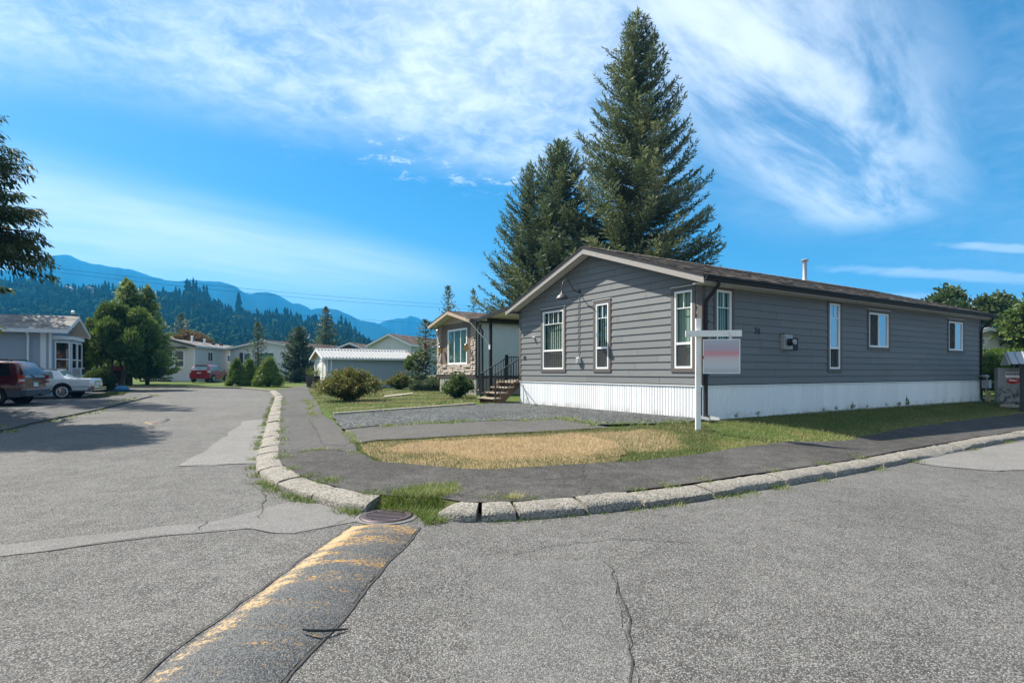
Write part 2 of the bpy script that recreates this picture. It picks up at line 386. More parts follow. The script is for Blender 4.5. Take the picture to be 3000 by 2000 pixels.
def inside_points(poly,n,r):
    A=np.array(poly); (x0,y0),(x1,y1)=A.min(0),A.max(0); out=[]
    while sum(len(a) for a in out)<n:
        q=r.uniform((x0,y0),(x1,y1),(n*2,2)); out.append(q[in_poly(q[:,0],q[:,1],poly)])
    return np.concatenate(out)[:n]
def text(body,size,name,m,parent,loc,rot,depth=.006):
    c=bpy.data.curves.new(name,'FONT'); c.body=body; c.size=size; c.offset=size*.035; c.extrude=depth; c.align_x='CENTER'; c.align_y='CENTER'; c.materials.append(m)
    tmp=bpy.data.objects.new(name,c); COL.objects.link(tmp); dg=bpy.context.evaluated_depsgraph_get()
    me=bpy.data.meshes.new_from_object(tmp.evaluated_get(dg)); bpy.data.objects.remove(tmp); bpy.data.curves.remove(c); me.name=name
    if not me.materials: me.materials.append(m)
    o=link(bpy.data.objects.new(name,me),parent); o.location=loc; o.rotation_euler=rot; return o

# ---------------------------------------------------------------- terrain heights (metres)
def softplus(t): return (t+np.sqrt(t*t+1.0))*0.5
def road_z(X,Y):
    return 0.012*np.clip(Y,-25,58)-0.02*softplus(np.clip(X,-300,40)-1.0)
def seg_dist(X,Y,poly):
    best=np.full(np.shape(X),1e9)
    for (ax,ay),(bx,by) in zip(poly[:-1],poly[1:]):
        dx,dy=bx-ax,by-ay
        t=np.clip(((X-ax)*dx+(Y-ay)*dy)/(dx*dx+dy*dy+1e-12),0,1)
        best=np.minimum(best,np.hypot(X-ax-t*dx,Y-ay-t*dy))
    return best
def in_poly(X,Y,poly):
    c=np.zeros(np.shape(X),bool); n=len(poly)
    for i in range(n):
        (ax,ay),(bx,by)=poly[i],poly[(i+1)%n]
        if ay==by: continue
        c^=((ay>Y)!=(by>Y))&(X<(bx-ax)*(Y-ay)/(by-ay)+ax)
    return c
def sstep(t):
    t=np.clip(t,0,1); return t*t*(3-2*t)
def terr(X,Y):
    X=np.asarray(X,float); Y=np.asarray(Y,float)
    zr=road_z(X,Y)
    d=np.where(in_poly(X,Y,BLOCK),1,-1)*seg_dist(X,Y,KERB)
    w=sstep((d-0.2)/3.6)
    yard=np.maximum(0.42,0.012*np.clip(Y,-25,58)+0.08)
    zin=(zr+0.11)*(1-w)+yard*w
    dl=np.where(in_poly(X,Y,LEFTBLOCK),1,-1)*seg_dist(X,Y,LEFTKERB)
    return np.where(d>-0.1,zin,np.where(dl>0,zr+0.05*sstep(dl/0.4),zr))
# ---------------------------------------------------------------- plan of the corner
KERB=[(-200,31),(-60,36),(-40,38),(-30,39.6),(-23,40.2),(-18.6,38.6),(-14.2,33.6),(-11.4,27.8),(-8.15,19.72),(-6.49,15.66),(-5.39,13.0),(-4.65,11.18),(-4.26,10.19),(-3.98,9.5),(-3.5,8.5),(-3.04,7.82),(-2.6,7.31),(-2.16,6.92),(-1.73,6.57),(-1.36,6.45),(-0.86,6.36),(-0.5,6.12),(-0.12,6.17),(0.25,6.27),(0.82,6.47),(1.42,6.74),(2.1,7.1),(3.3,7.88),(4.17,8.43),(5.25,9.14),(6.34,9.92),(7.77,10.95),(9.56,12.23),(11.65,13.68),(13.83,15.12),(40,33.2),(80,61),(200,144)]
BLOCK=KERB+[(200,500),(-200,500)]
LEFTKERB=[(-7.5,-30),(-10.6,4),(-11.94,11.52),(-12.51,13.68),(-13.2,15.2),(-13.9,17.2),(-14.9,20.03),(-16.7,24.2),(-18.6,28.8),(-21.5,32.2),(-30,34.2),(-60,33),(-200,27)]
LEFTBLOCK=LEFTKERB+[(-200,-30)]
# ---------------------------------------------------------------- ground, road, pavement
far=np.array
BIG=[(-260,-40),(260,-40),(260,420),(-260,420)]
sheet('ground',BIG,M['earth'],-.16,12,kind='structure')
RP=[(-9,-14),(14,-14),(45,8),(80,40),(80,61),(40,33.2)]+KERB[33:10:-1]+KERB[10:4:-1]+[(-23,40.2),(-30,39.6),(-60,36)]+[(-60,33),(-30,34.2)]+LEFTKERB[8:0:-1]
road=sheet('road',[p for p in RP],M['road'],0.,.55,road_z,kind='structure',edge=.5)
pad=sheet('parking_pad',LEFTKERB[1:10]+[(-30,34.2),(-60,33),(-60,-6)],M['pad'],.0,1.0,kind='structure',edge=.6)
lawn=sheet('lawn',KERB[2:34]+[(40,33.2),(70,54),(70,75),(-70,75)],M['lawn'],-.035,.6,kind='structure',edge=.4)

INNER=[(20.494, 21.545),(18.29, 19.997),(14.594, 17.458),(12.191, 15.805),(9.592, 13.933),(7.577, 12.255),(7.152, 11.789),(6.418, 11.44),(5.452, 11.094),(4.433, 10.387),(2.925, 9.224),(1.92, 8.578),(1.073, 8.222),(0.12, 7.859),(-0.315, 7.712),(-0.81, 7.818),(-1.338, 8.095),(-2.073, 8.54),(-2.56, 9.37)]
INNER=[(17.5+22,19.5+16.5),]+INNER
LEFT_IN=[(-2.94, 10.481),(-3.671, 12.285),(-4.59, 14.477),(-5.619, 16.664),(-7.277, 21.049),(-9.938, 27.717),(-16.02, 43.787)]
ki=[i for i,p in enumerate(KERB)]
dark_poly=[KERB[k] for k in range(13,35)]+[(40,33.2)]+INNER+[(-3.36, 9.93),(-3.693, 9.614)]
# old grey pavement up the side street, then the newer dark wrap round the corner
sheet('pavement',jagged(KERB[6:15]+[(-3.693, 9.614),(-3.36, 9.93),(-2.56, 9.37)]+LEFT_IN,.015,.3),M['walk'],.010,.5,kind='structure',edge=.3)
sheet('corner_pavement',jagged(dark_poly,.018,.3,2),M['walk_dark'],.014,.5,kind='structure',edge=.3)
DRIVE_TOP=[(-3.803, 12.727),(-3.238, 13.014),(-1.964, 13.146),(0.084, 13.801),(1.335, 14.313),(1.873, 12.536),(2.098, 12.03)]
DRIVE_BOT=[(0.59, 11.246),(-0.757, 10.612),(-1.747, 10.572),(-2.623, 10.755),(-2.94, 10.481)]
drive=sheet('driveway',jagged(DRIVE_TOP+DRIVE_BOT+LEFT_IN[:2],.02,.3,3),M['drive'],.012,.5,kind='structure',edge=.3)
GRAVEL=[(-4.513, 14.373),(-3.803, 12.727),(-3.238, 13.014),(-1.964, 13.146),(0.084, 13.801),(1.335, 14.313),(1.873, 12.536),(2.805, 12.78),(3.894, 13.034),(4.733, 13.86),(4.837, 15.256),(3.935, 16.132),(2.264, 18.567),(0.297, 22.113),(-0.276, 22.621),(-1.322, 20.082),(-3.243, 17.73),(-4.485, 16.716),(-5.215, 16.322)]
sheet('gravel_drive',jagged(GRAVEL,.04,.3,4),M['gravel'],.020,.5,kind='structure',edge=.3)
# concrete edging between gravel and the neighbour's grass, in cast lengths
st=[(-5.275, 16.54),(-3.954, 17.064),(-2.791, 18.307),(-1.368, 20.394)]
edging=tag(bpy.data.objects.new('concrete_edging',None),kind='structure'); link(edging)
line=densify(st,1.15,False)
for a,b in zip(line[:-1],line[1:]):
    za,zb=float(terr(*a)),float(terr(*b)); d=Vector((b[0]-a[0],b[1]-a[1],zb-za)); d*=.985
    MB().bar((a[0],a[1],za+.02),(a[0]+d.x,a[1]+d.y,za+.02+d.z),.16,.11).build('edging_length',M['strip'],edging)
path2=[(-6.338, 27.719),(-5.468, 30.921),(-5.319, 30.182),(-6.081, 26.595)]
sheet('stepping_path',path2,M['strip'],.03,.6,kind='structure')

# repairs and seams in the road
def on_road(name,poly,m,off,z=road_z,par=None,am=.03,s=1): return sheet(name,jagged(poly,am,.2,s),m,off,.4,z,par or road,edge=.2)
on_road('asphalt_patch',[(-7.772, 16.238),(-7.292, 16.964),(-5.807, 13.245),(-4.758, 10.69),(-4.178, 9.209),(-4.56, 9.209),(-4.917, 8.96),(-5.354, 8.96),(-5.769, 10.396),(-6.387, 12.324)],M['patch_pale'],.006,s=11)
on_road('asphalt_patch',[(-4.748, 4.991),(-4.466, 5.086),(-4.189, 5.268),(-3.865, 5.418),(-3.533, 5.625),(-3.147, 5.735),(-2.98, 5.874),(-2.812, 6.232),(-2.631, 6.637),(-2.233, 6.539),(-1.845, 6.176),(-1.598, 5.85),(-1.931, 5.556),(-2.109, 5.387),(-2.337, 5.398),(-2.603, 5.544),(-2.865, 5.464),(-3.309, 5.321),(-3.722, 5.087),(-4.078, 4.846),(-4.432, 4.659)],M['patch'],.006,am=.02,s=12)
on_road('asphalt_patch',[(-0.199, 4.666),(0.171, 4.686),(0.699, 4.677),(0.763, 4.598),(0.775, 4.234),(0.711, 3.704),(0.652, 3.292),(0.562, 2.693),(-0.27, 2.688),(-0.261, 3.058),(-0.256, 3.644),(-0.257, 4.222)],M['patch_worn'],.006,s=13)
on_road('asphalt_patch',[(7.129, 10.079),(8.943, 11.282),(11.598, 13.028),(17.145, 16.54),(14.409, 13.427),(11.258, 10.861),(9.133, 9.663),(8.025, 9.268),(7.376, 9.6)],M['patch_pale'],.006,s=14)
sheet('pavement_patch',jagged([(-5.495, 15.327),(-5.318, 15.713),(-3.831, 12.567),(-3.103, 10.828),(-3.05, 10.25),(-3.529, 10.429),(-4.158, 11.964)],.02,.2,15),M['drive'],.016,.5,parent=bpy.data.objects['pavement'],edge=.25)
def crack(pts,w,z,off,par,s,amp=.02):
    q=densify(pts,.09,False); r=np.random.default_rng(s); A=np.array(q); n=len(A)
    k=np.cumsum(r.normal(0,1,n)); k-=np.linspace(k[0],k[-1],n); k=k/(np.abs(k).max()+1e-6)*amp*3+r.normal(0,1,n)*amp*.35
    d=np.gradient(A,axis=0); d/=np.linalg.norm(d,axis=1)[:,None]; nn=np.column_stack([-d[:,1],d[:,0]]); A=A+nn*k[:,None]
    ww=w*(.45+r.random(n))*.5
    V=np.concatenate([A+nn*ww[:,None],A-nn*ww[:,None]]); Z=z(V[:,0],V[:,1])+off
    F=[(i,i+1,n+i+1,n+i) for i in range(n-1)]
    put('crack',fast_mesh('crack',np.column_stack([V,Z]),F,M['crack']),par)
crack([(0.758, 4.638),(0.775, 4.234),(0.711, 3.704),(0.652, 3.292),(0.562, 2.693)],.009,road_z,.010,road,1)
crack([(-4.261, 4.659),(-4.107, 4.881),(-3.736, 5.106),(-3.316, 5.332),(-2.986, 5.441),(-2.716, 5.567),(-2.552, 5.544),(-2.304, 5.398)],.007,road_z,.010,road,2,.015)
crack([(-2.304, 5.398),(-2.074, 5.398),(-1.875, 5.592),(-1.784, 5.85),(-1.634, 6.023)],.007,road_z,.010,road,3,.015)
crack([(-5.354, 8.96),(-4.951, 9.021),(-4.56, 9.209),(-4.222, 9.306)],.02,road_z,.010,road,4,.02)
crack([(-3.067, 5.497),(-3.146, 5.797)],.012,road_z,.010,road,6,.01)
crack([(-13.652, 16.961),(-12.257, 17.181),(-10.61, 17.755),(-8.704, 17.407),(-7.387, 17.183)],.03,road_z,.008,road,7,.03)
crack([(1.636, 5.16),(0.943, 5.153),(0.429, 5.025),(0.0, 4.794)],.008,road_z,.008,road,8,.03)
crack([(-3.281, 7.372),(-2.803, 6.475),(-2.662, 5.9)],.012,road_z,.008,road,9,.03)
crack([(7.157, 10.118),(7.376, 9.6),(8.025, 9.268),(9.532, 9.77)],.02,road_z,.010,road,10,.012)
crack([(-1.795, 6.689),(-1.275, 6.969),(-0.642, 7.02),(0.087, 7.146),(0.907, 7.438)],.008,terr,.020,bpy.data.objects['corner_pavement'],21,.03)
crack([(1.068, 8.181),(0.981, 7.447),(0.869, 6.72),(0.857, 6.509)],.02,terr,.020,bpy.data.objects['corner_pavement'],22,.02)
crack([(-3.693, 9.614),(-3.36, 9.93),(-2.569, 9.405)],.03,terr,.020,bpy.data.objects['corner_pavement'],23,.012)
crack([(-5.567, 15.344),(-4.479, 12.774),(-3.641, 10.662)],.015,terr,.020,bpy.data.objects['pavement'],24,.012)

# yellow painted hump far up the street (its worn paint) and the hump at our feet
def worn_paint(name,thr=.52):
    m,t=newmat(name); co=t.n('ShaderNodeTexCoord').outputs['Object']
    base=t.n('ShaderNodeTexVoronoi',{'Vector':co,'Scale':150.}); r=t.n('ShaderNodeSeparateColor',{0:base.outputs['Color']})
    uv=t.n('ShaderNodeAttribute',attribute_name='across').outputs['Fac']
    mp=t.n('ShaderNodeMapping',{'Vector':co}); mp.inputs['Rotation'].default_value=(0,0,R(-16)); mp.inputs['Scale'].default_value=(1.1,4.2,2)
    big=t.noise(mp.outputs[0],1.7,7,.7,.25); fine=t.noise(co,42.,3,.7)
    edge=t.math('ABSOLUTE',t.math('SUBTRACT',uv,.12)); e=t.math('SUBTRACT',1.0,t.mapr(edge,.01,.24))
    far_=t.n('ShaderNodeAttribute',attribute_name='along').outputs['Fac']
    k=t.math('ADD',big,t.math('MULTIPLY',e,.21)); k=t.math('ADD',k,t.math('MULTIPLY',far_,.24)); k=t.math('ADD',k,t.math('MULTIPLY',t.math('SUBTRACT',fine,.5),1.1))
    f=t.mapr(k,thr+.17,thr+.44)
    asp=t.mix(t.math('POWER',r.outputs[0],1.5),(.022,.024,.025),(.145,.15,.15))
    pc=t.mix(e,(.52,.27,.035),(.46,.32,.16))
    c=t.mix(t.math('MULTIPLY',f,.8),asp,pc)
    bp=t.n('ShaderNodeBump',{'Strength':.7,'Distance':.008,'Height':t.math('SUBTRACT',t.noise(co,9.,5,.65),t.math('MULTIPLY',base.outputs['Distance'],.6))})
    finish(t,t.n('ShaderNodeBsdfPrincipled',{'Base Color':c,'Roughness':.8,'Specular IOR Level':.35,'Normal':bp.outputs[0]})); return m
M["hump"]=worn_paint("worn_yellow_hump")
def hump(name,Lp,Rp,h,n=90,k=15,seed=3):
    Lp=np.array(densify(Lp,.05,False)); Rp=np.array(densify(Rp,.05,False))
    def res(A): 
        s=np.r_[0,np.cumsum(np.linalg.norm(np.diff(A,axis=0),axis=1))]; u=np.linspace(0,s[-1],n); return np.column_stack([np.interp(u,s,A[:,0]),np.interp(u,s,A[:,1])])
    A,B=res(Lp),res(Rp); r=np.random.default_rng(seed)
    wob=np.cumsum(r.normal(0,.003,n)); wob-=np.linspace(0,wob[-1],n); B=B+wob[:,None]*np.array([1,.2]); V=[];ac=[];al=[]
    for i in range(n):
        end=min(1,i/6.)**.5
        for j in range(k):
            t=j/(k-1); p=A[i]*(1-t)+B[i]*t
            prof=(1-abs(2*t-1)**2.2)*(.92+.08*math.sin(i*.55+t*3))
            V.append((p[0],p[1],float(road_z(p[0],p[1]))+.004+h*prof*end+r.normal(0,.0022))); ac.append(t); al.append(1-i/n)
    F=[(i*k+j,i*k+j+1,(i+1)*k+j+1,(i+1)*k+j) for i in range(n-1) for j in range(k-1)]
    me=fast_mesh(name,V,np.array(F)[:,::-1],M['hump'],None,True)
    for nm,d in(('across',ac),('along',al)): at=me.attributes.new(nm,'FLOAT','POINT'); at.data.foreach_set('value',np.array(d,np.float32))
    return me
LH=[(-1.606, 5.64),(-1.661, 5.24),(-1.709, 4.857),(-1.754, 4.399),(-1.789, 4.02),(-1.84, 3.501),(-1.877, 3.164),(-1.873, 2.858),(-1.868, 2.619),(-1.861, 2.312)]
RH=[(-0.93, 5.606),(-0.954, 5.062),(-1.038, 4.614),(-1.059, 4.287),(-1.078, 4.046),(-1.092, 3.545),(-1.153, 3.135),(-1.177, 2.859),(-1.166, 2.62),(-1.192, 2.273)]
sb=tag(put('speed_bump',hump('speed_bump',LH,RH,.066)),'worn speed bump with flaking yellow paint leading to the drain grate','speed bump')
def hump_seam():
    q=[(p[0]+.012,p[1]) for p in RH]; crack(q,.018,road_z,.007,road,31,.005); q=[(p[0]-.015,p[1]) for p in LH]; crack(q,.012,road_z,.010,road,32,.012)
hump_seam()
L2=[(-10.375, 15.755),(-10.42, 16.591),(-10.425, 16.962)]; R2=[(-9.89, 15.302),(-9.799, 15.756),(-10.116, 16.54)]
m2=hump('speed_bump',L2,R2,.05,30,9,5)
tag(put('speed_bump',m2),'far small hump with orange yellow paint out in the side street','speed bump')

# rubber strip lying across the hump
rs=MB(); a=Vector((-1.242,3.322,0.095)); b=Vector((-1.004,3.431,0.047)); mid=(a+b)/2+Vector((.0,-.03,.004))
rs.tube([a,a+(mid-a)*.35+Vector((.0,-.012,.002)),mid,b+(mid-b)*.35,b],[.006,.009,.009,.008,.005],6)
tag(rs.build('rubber_strip',M['rubber'],None,60),'thin black rubber strip lying across the yellow speed bump','rubber strip')

# kerb stones
kerb=tag(bpy.data.objects.new('kerb',None),kind='structure'); link(kerb)
kp=np.array(densify(KERB[6:35]+[(24,22.15)],.06,False)); ks=np.r_[0,np.cumsum(np.linalg.norm(np.diff(kp,axis=0),axis=1))]
def kat(s):
    p=np.array([np.interp(s,ks,kp[:,0]),np.interp(s,ks,kp[:,1])]); e=.25
    q=np.array([np.interp(s+e,ks,kp[:,0]),np.interp(s+e,ks,kp[:,1])])-np.array([np.interp(s-e,ks,kp[:,0]),np.interp(s-e,ks,kp[:,1])]); q/=np.linalg.norm(q)
    return p,np.array([q[1],-q[0]])          # point, outward (road) side
def knear(x,y): return ks[np.argmin(np.hypot(kp[:,0]-x,kp[:,1]-y))]
GAP=(knear(-1.46,6.48),knear(-0.66,6.22)); LOW=(knear(7.6,10.8),knear(9.3,12.0))
s=.0; kr=np.random.default_rng(5)
while s<ks[-1]-.5:
    L=kr.uniform(.62,1.0) if 14<s<33 else kr.uniform(.9,1.6)
    near_gap=abs(s-GAP[1])<.6
    if near_gap: L=.34
    e=min(s+L,ks[-1])
    if s<GAP[0]<e: e=GAP[0]
    if GAP[0]<=s<GAP[1]: s=GAP[1]; continue
    if e-s>.15:
        m=MB(); n=max(3,int((e-s)/.11)); g=.02; jz=kr.normal(0,.006); jo=kr.normal(0,.006)
        for i in range(n+1):
            u=s+g+(e-s-2*g)*i/n; p,o=kat(u); rnd=kr.normal(0,.0035,6)
            low=.065*math.exp(-((u-(LOW[0]+LOW[1])/2)/1.3)**4)
            tap=0 if 0<i<n else .018
            end=0.05 if ((abs(e-GAP[0])<.01 and i==n) or (abs(s-GAP[1])<.01 and i==0)) else 0
            zr=float(road_z(*p)); w=.335
            prof=[(-.015,.112+jz-tap*.3),(.03,.119+jz-tap*.3),(.17,.108+jz-tap*.3),(w-.035,.088+jz-tap*.5),(w-.004,.058),(w,-.05),(-.015,-.05)]
            for (a_,z_),r_ in zip(prof,list(rnd)+[0]):
                q=p+o*(a_+jo+r_*.8)-0; m.v.append((q[0],q[1],zr+(z_-low*max(0,a_)/w-end*.6 if z_>0 else z_)+r_))
        k=7
        for i in range(n):
            for j in range(k): m.f.append((i*k+j,i*k+(j+1)%k,(i+1)*k+(j+1)%k,(i+1)*k+j)[::-1])
        m.f.append(tuple(range(k))); m.f.append(tuple(range(n*k,n*k+k))[::-1])
        m.build('kerb_stone',M['kerb'],kerb,50)
    s=e
# low kerb on the far side of the street and at the parking pad
fk=densify(KERB[2:7],2.2,False)
for a,b in zip(fk[:-1],fk[1:]):
    za,zb=float(road_z(*a)),float(road_z(*b)); MB().bar((a[0],a[1],za+.03),(a[0]*.01+b[0]*.99,a[1]*.01+b[1]*.99,zb+.03),.22,.14).build('kerb_stone',M['kerb'],kerb)
lk=densify(LEFTKERB[2:9],1.6,False)
for a,b in zip(lk[:-1],lk[1:]):
    za,zb=float(road_z(*a)),float(road_z(*b)); MB().bar((a[0],a[1],za+.01),(a[0]*.02+b[0]*.98,a[1]*.02+b[1]*.98,zb+.01),.2,.09).build('kerb_stone',M['pad'],kerb)

# soil washed into the gap in the kerb
gm_=MB(); n=9
for i in range(n+1):
    p,o=kat(GAP[0]-.05+(GAP[1]-GAP[0]+.1)*i/n); z0=float(road_z(*p))
    for a_,h_ in((-.10,.125),(-.03,.118),(.05,.075),(.11,.035),(.17,.008),(.22,-.03)):
        q=p+o*a_; gm_.v.append((q[0],q[1],z0+h_+kr.normal(0,.004)))
gm_.f=[(i*6+j,i*6+j+1,i*6+j+7,i*6+j+6) for i in range(n) for j in range(5)]
gm_.build('soil_mound',M['earth'],None,80,kind='structure')
def gap_z(X,Y):
    d=np.where(in_poly(X,Y,BLOCK),1,-1)*seg_dist(X,Y,KERB); return np.where(d>0,terr(X,Y),road_z(X,Y)+.11*np.clip(1+d/.18,0,1))
# round drain grate
dx,dy=-1.34,5.985; dz=float(road_z(dx,dy))+.012
dg=thing('drain_grate','round rusty iron drain grate with slots beside the grass tuft','drain grate',(dx,dy,dz),R(8))
MB().lathe([(.275,-.06),(.275,.0),(.262,.012),(.215,.012),(.205,.0),(.205,-.05)],n=40).build('rim',M['iron'],dg,30)
MB().lathe([(.25,-.045),(.0,-.045)],n=24).build('shaft',M['hole'],dg)
for i in range(7):
    y=-.174+i*.058; w=math.sqrt(max(0,.208**2-y*y)); MB().box(-w,w,y-.010,y+.010,-.004,.010).build('bar',M['iron_bar'],dg)
collar=MB(); collar.lathe([(.325,-.05),(.325,-.006),(.285,.0),(.277,-.03)],n=36); collar.build('collar',M['patch'],dg,40)

# ---------------------------------------------------------------- the grey house on the corner
# local frame: x runs back along the long wall, y along the gable wall, z up
HX,HY_,HR=4.835,14.261,R(32.13)
HOUSE=thing('mobile_home','grey clapboard mobile home with white skirting on the street corner','house',(HX,HY_,0),HR)
HL,HW,HE,HRZ,SK=17.6,8.5,3.95,5.36,1.26        # length, width, eave, ridge underside, skirting top
SL=(HRZ-HE)/(HW/2)
def roofz(y): return HRZ-SL*abs(y-HW/2)
def split_rect(a0,a1,z0,z1,ops):
    """a strip with window openings cut out of it"""
    res=[(a0,a1,z0,z1)]
    for (o0,o1,p0,p1) in ops:
        new=[]
        for (b0,b1,q0,q1) in res:
            if o0>=b1 or o1<=b0 or p0>=q1 or p1<=q0: new.append((b0,b1,q0,q1)); continue
            if o0>b0: new.append((b0,o0,q0,q1))
            if o1<b1: new.append((o1,b1,q0,q1))
            m0,m1=max(b0,o0),min(b1,o1)
            if p0>q0+.01: new.append((m0,m1,q0,p0))
            if p1<q1-.01: new.append((m0,m1,p1,q1))
        res=new
    return res
FRONT_W=[(5.63,7.07,1.61,3.86,3,2.37),(3.37,4.18,1.61,3.86,1,2.37),(.17,.98,1.61,3.86,1,2.37)]
RIGHT_W=[(.43,1.25,1.61,3.86,1,2.37),(5.80,6.63,1.61,3.86,1,2.37)]
SLIDERS=[(8.23,9.76,2.35,3.71),(14.38,15.91,2.37,3.71)]
T=.105                                          # width of the taupe trim round each window
def wall_planks(side,length,ops,seed):
    """lap siding: every board a part, its lower edge standing proud of the one below"""
    r=np.random.default_rng(seed); z=SK+.035; k=0; e=.202
    while z<(HRZ if side=='front' else HE+.1):
        top=z+e+.012
        if side=='front':
            # ends follow the rake
            def ends(zz):
                if zz<=HE: return (0.0,HW)
                d=(zz-HE)/SL; return (d,HW-d)
            e0=ends(z)
            if e0[1]-e0[0]<.25: break
            a0,a1=e0
        else: a0,a1=0.,length; ends=None
        cuts=[a0]; x=a0+r.uniform(1.2,3.6)
        while x<a1-.8: cuts.append(x); x+=r.uniform(2.9,3.66)
        cuts.append(a1)
        for c0,c1 in zip(cuts[:-1],cuts[1:]):
            for (b0,b1,q0,q1) in split_rect(c0+.004,c1-.004,z,top,ops):
                if b1-b0<.02: continue
                m=MB(); lo=.032 if q0<=z+.001 else .032-(q0-z)/e*.02; hi=.032-(q1-z)/e*.022
                bl,br,tl,tr=b0,b1,b0,b1
                if side=='front' and q1>HE:
                    en0,en1=ends(q1); tl=max(tl,min(en0,tr-.01)); tr=min(tr,max(en1,tl+.01)); en0,en1=ends(q0); bl=max(bl,en0); br=min(br,en1)
                if side=='front':
                    V=[(-lo,bl,q0),(-lo,br,q0),(-hi,tr,q1),(-hi,tl,q1),(0.03,bl,q0),(0.03,br,q0),(.03,tr,q1),(.03,tl,q1)]
                else:
                    V=[(bl,-lo,q0),(br,-lo,q0),(tr,-hi,q1),(tl,-hi,q1),(bl,.03,q0),(br,.03,q0),(tr,.03,q1),(tl,.03,q1)]
                m.add(V,[(0,1,2,3),(7,6,5,4),(0,4,5,1),(2,6,7,3),(0,3,7,4),(1,5,6,2)])
                m.build('siding_plank',M['siding'],HOUSE)
        z+=e
fops=[(a+T-.01,b-T+.01,c+T-.01,d-T+.01) for a,b,c,d,_,_ in FRONT_W]
rops=[(a+T-.01,b-T+.01,c+T-.01,d-T+.01) for a,b,c,d,_,_ in RIGHT_W]+[(a+T-.01,b-T+.01,c+T-.01,d-T+.01) for a,b,c,d in SLIDERS]
wall_planks('front',HW,fops,3); wall_planks('right',HL,rops,4)
# plain walls on the sides away from the street, the floor and ceiling
bw=MB(); bw.box(HL-.03,HL,.0,HW,SK,HE); bw.prism([(.0,HE),(HW,HE),(HW/2,HRZ)],'x',HL-.03,HL); bw.box(0,HL-.03,HW-.03,HW,SK,HE)
bw.build('wall',M['siding'],HOUSE)
box('floor_slab',M['interior'],HOUSE,.03,HL-.04,.03,HW-.04,SK-.1,SK)
box('ceiling',M['interior'],HOUSE,.03,HL-.04,.03,HW-.04,HE-.02,HE+.02)
inn=MB(); inn.box(3.2,3.24,.04,HW-.05,SK,HE-.02); inn.box(3.25,HL-.05,2.6,2.64,SK,HE-.02); inn.build('inner_wall',M['interior'],HOUSE)
# corner boards
for (x0,x1,y0,y1) in [(-.034,.0,-.034,.115),(.0,.115,-.034,-.002),(-.034,.0,HW-.10,HW+.03),(HL-.11,HL,-.034,-.002)]:
    box('corner_board',M['trim'],HOUSE,x0,x1,y0,y1,SK+.012,HE+.01)
def window(side,a0,a1,z0,z1,bars=0,mid=None,slider=False,tint='glass'):
    """frame (the part) with trim boards, bars, panes, fly screen and blinds as sub-parts"""
    def bx(m,u0,u1,d0,d1,w0,w1):      # u along the wall, d outward distance, w up
        return m.box(-d1,-d0,u0,u1,w0,w1) if side=='front' else m.box(u0,u1,-d1,-d0,w0,w1)
    f0,f1,g0,g1=a0+T,a1-T,z0+T,z1-T; fw=.055
    fr=MB(); bx(fr,f0,f0+fw,-.06,.034,g0,g1); bx(fr,f1-fw,f1,-.06,.034,g0,g1); bx(fr,f0+fw,f1-fw,-.06,.034,g0,g0+fw); bx(fr,f0+fw,f1-fw,-.06,.034,g1-fw,g1)
    w=fr.build('window',M['vinyl'],HOUSE)
    for (u0,u1,w0,w1) in [(a0,a0+T-.002,z0,z1),(a1-T+.002,a1,z0,z1),(a0+T,a1-T,z0,z0+T-.002),(a0+T,a1-T,z1-T+.002,z1)]:
        bx(MB(),u0,u1,.0,.044,w0,w1).build('trim_board',M['trim'],w)
    bx(MB(),a0-.012,a1+.012,.0,.058,z1+.001,z1+.014).build('drip_cap',M['vinyl'],w)
    i0,i1,j0,j1=f0+fw,f1-fw,g0+fw,g1-fw
    if slider:
        mm=(i0+i1)/2
        bx(MB(),mm-.028,mm+.028,-.04,.026,j0,j1).build('meeting_rail',M['vinyl'],w)
        bx(MB(),i0,mm-.028,-.022,-.018,j0,j1).build('pane',M['glass'],w); bx(MB(),mm+.028,i1,-.006,-.002,j0,j1).build('pane',M[tint],w)
        bx(MB(),i0+.002,mm-.028,.004,.006,j0,j1).build('insect_screen',M['screen'],w)
    else:
        bx(MB(),i0,i1,-.04,.026,mid-.03,mid+.03).build('meeting_rail',M['vinyl'],w)
        bx(MB(),i0,i1,-.008,-.004,mid+.03,j1).build('pane',M[tint],w); bx(MB(),i0,i1,-.03,-.026,j0,mid-.03).build('pane',M['glass'],w)
        bx(MB(),i0,i1,.004,.006,j0,mid-.03).build('insect_screen',M['screen'],w)
        mu=MB(); th=j1-(j1-mid)*.30; bx(mu,i0,i1,-.002,.012,th-.011,th+.011)
        for k in range(bars):
            u=i0+(i1-i0)*(k+1)/(bars+1); bx(mu,u-.011,u+.011,-.002,.012,th+.011,j1)
        mu.build('muntin_bars',M['vinyl'],w)
    return w,(i0,i1,j0,j1),bx
def blinds(wd,openness,m,step=.085):
    w,(i0,i1,j0,j1),bx,side=wd; b=MB(); u=i0+.02; r=np.random.default_rng(int(i0*100))
    while u<i1-.01:
        a=openness+r.normal(0,.05); ca,sa=math.cos(a)*.042,math.sin(a)*.042
        if side=='front': V=[(.10-sa,u-ca,j0-.05),(.10+sa,u+ca,j0-.05),(.10+sa,u+ca,j1+.03),(.10-sa,u-ca,j1+.03)]
        else: V=[(u-ca,.10-sa,j0-.05),(u+ca,.10+sa,j0-.05),(u+ca,.10+sa,j1+.03),(u-ca,.10-sa,j1+.03)]
        b.add(V,[(0,1,2,3)]); u+=step
    b.build('vertical_blind',m,w,kind='stuff')
for i,(a,b,c,d,k,m_) in enumerate(FRONT_W):
    wd=window('front',a,b,c,d,k,m_)+('front',); blinds(wd,[.22,.16,.08][i],M['blind'],[.112,.10,.088][i])
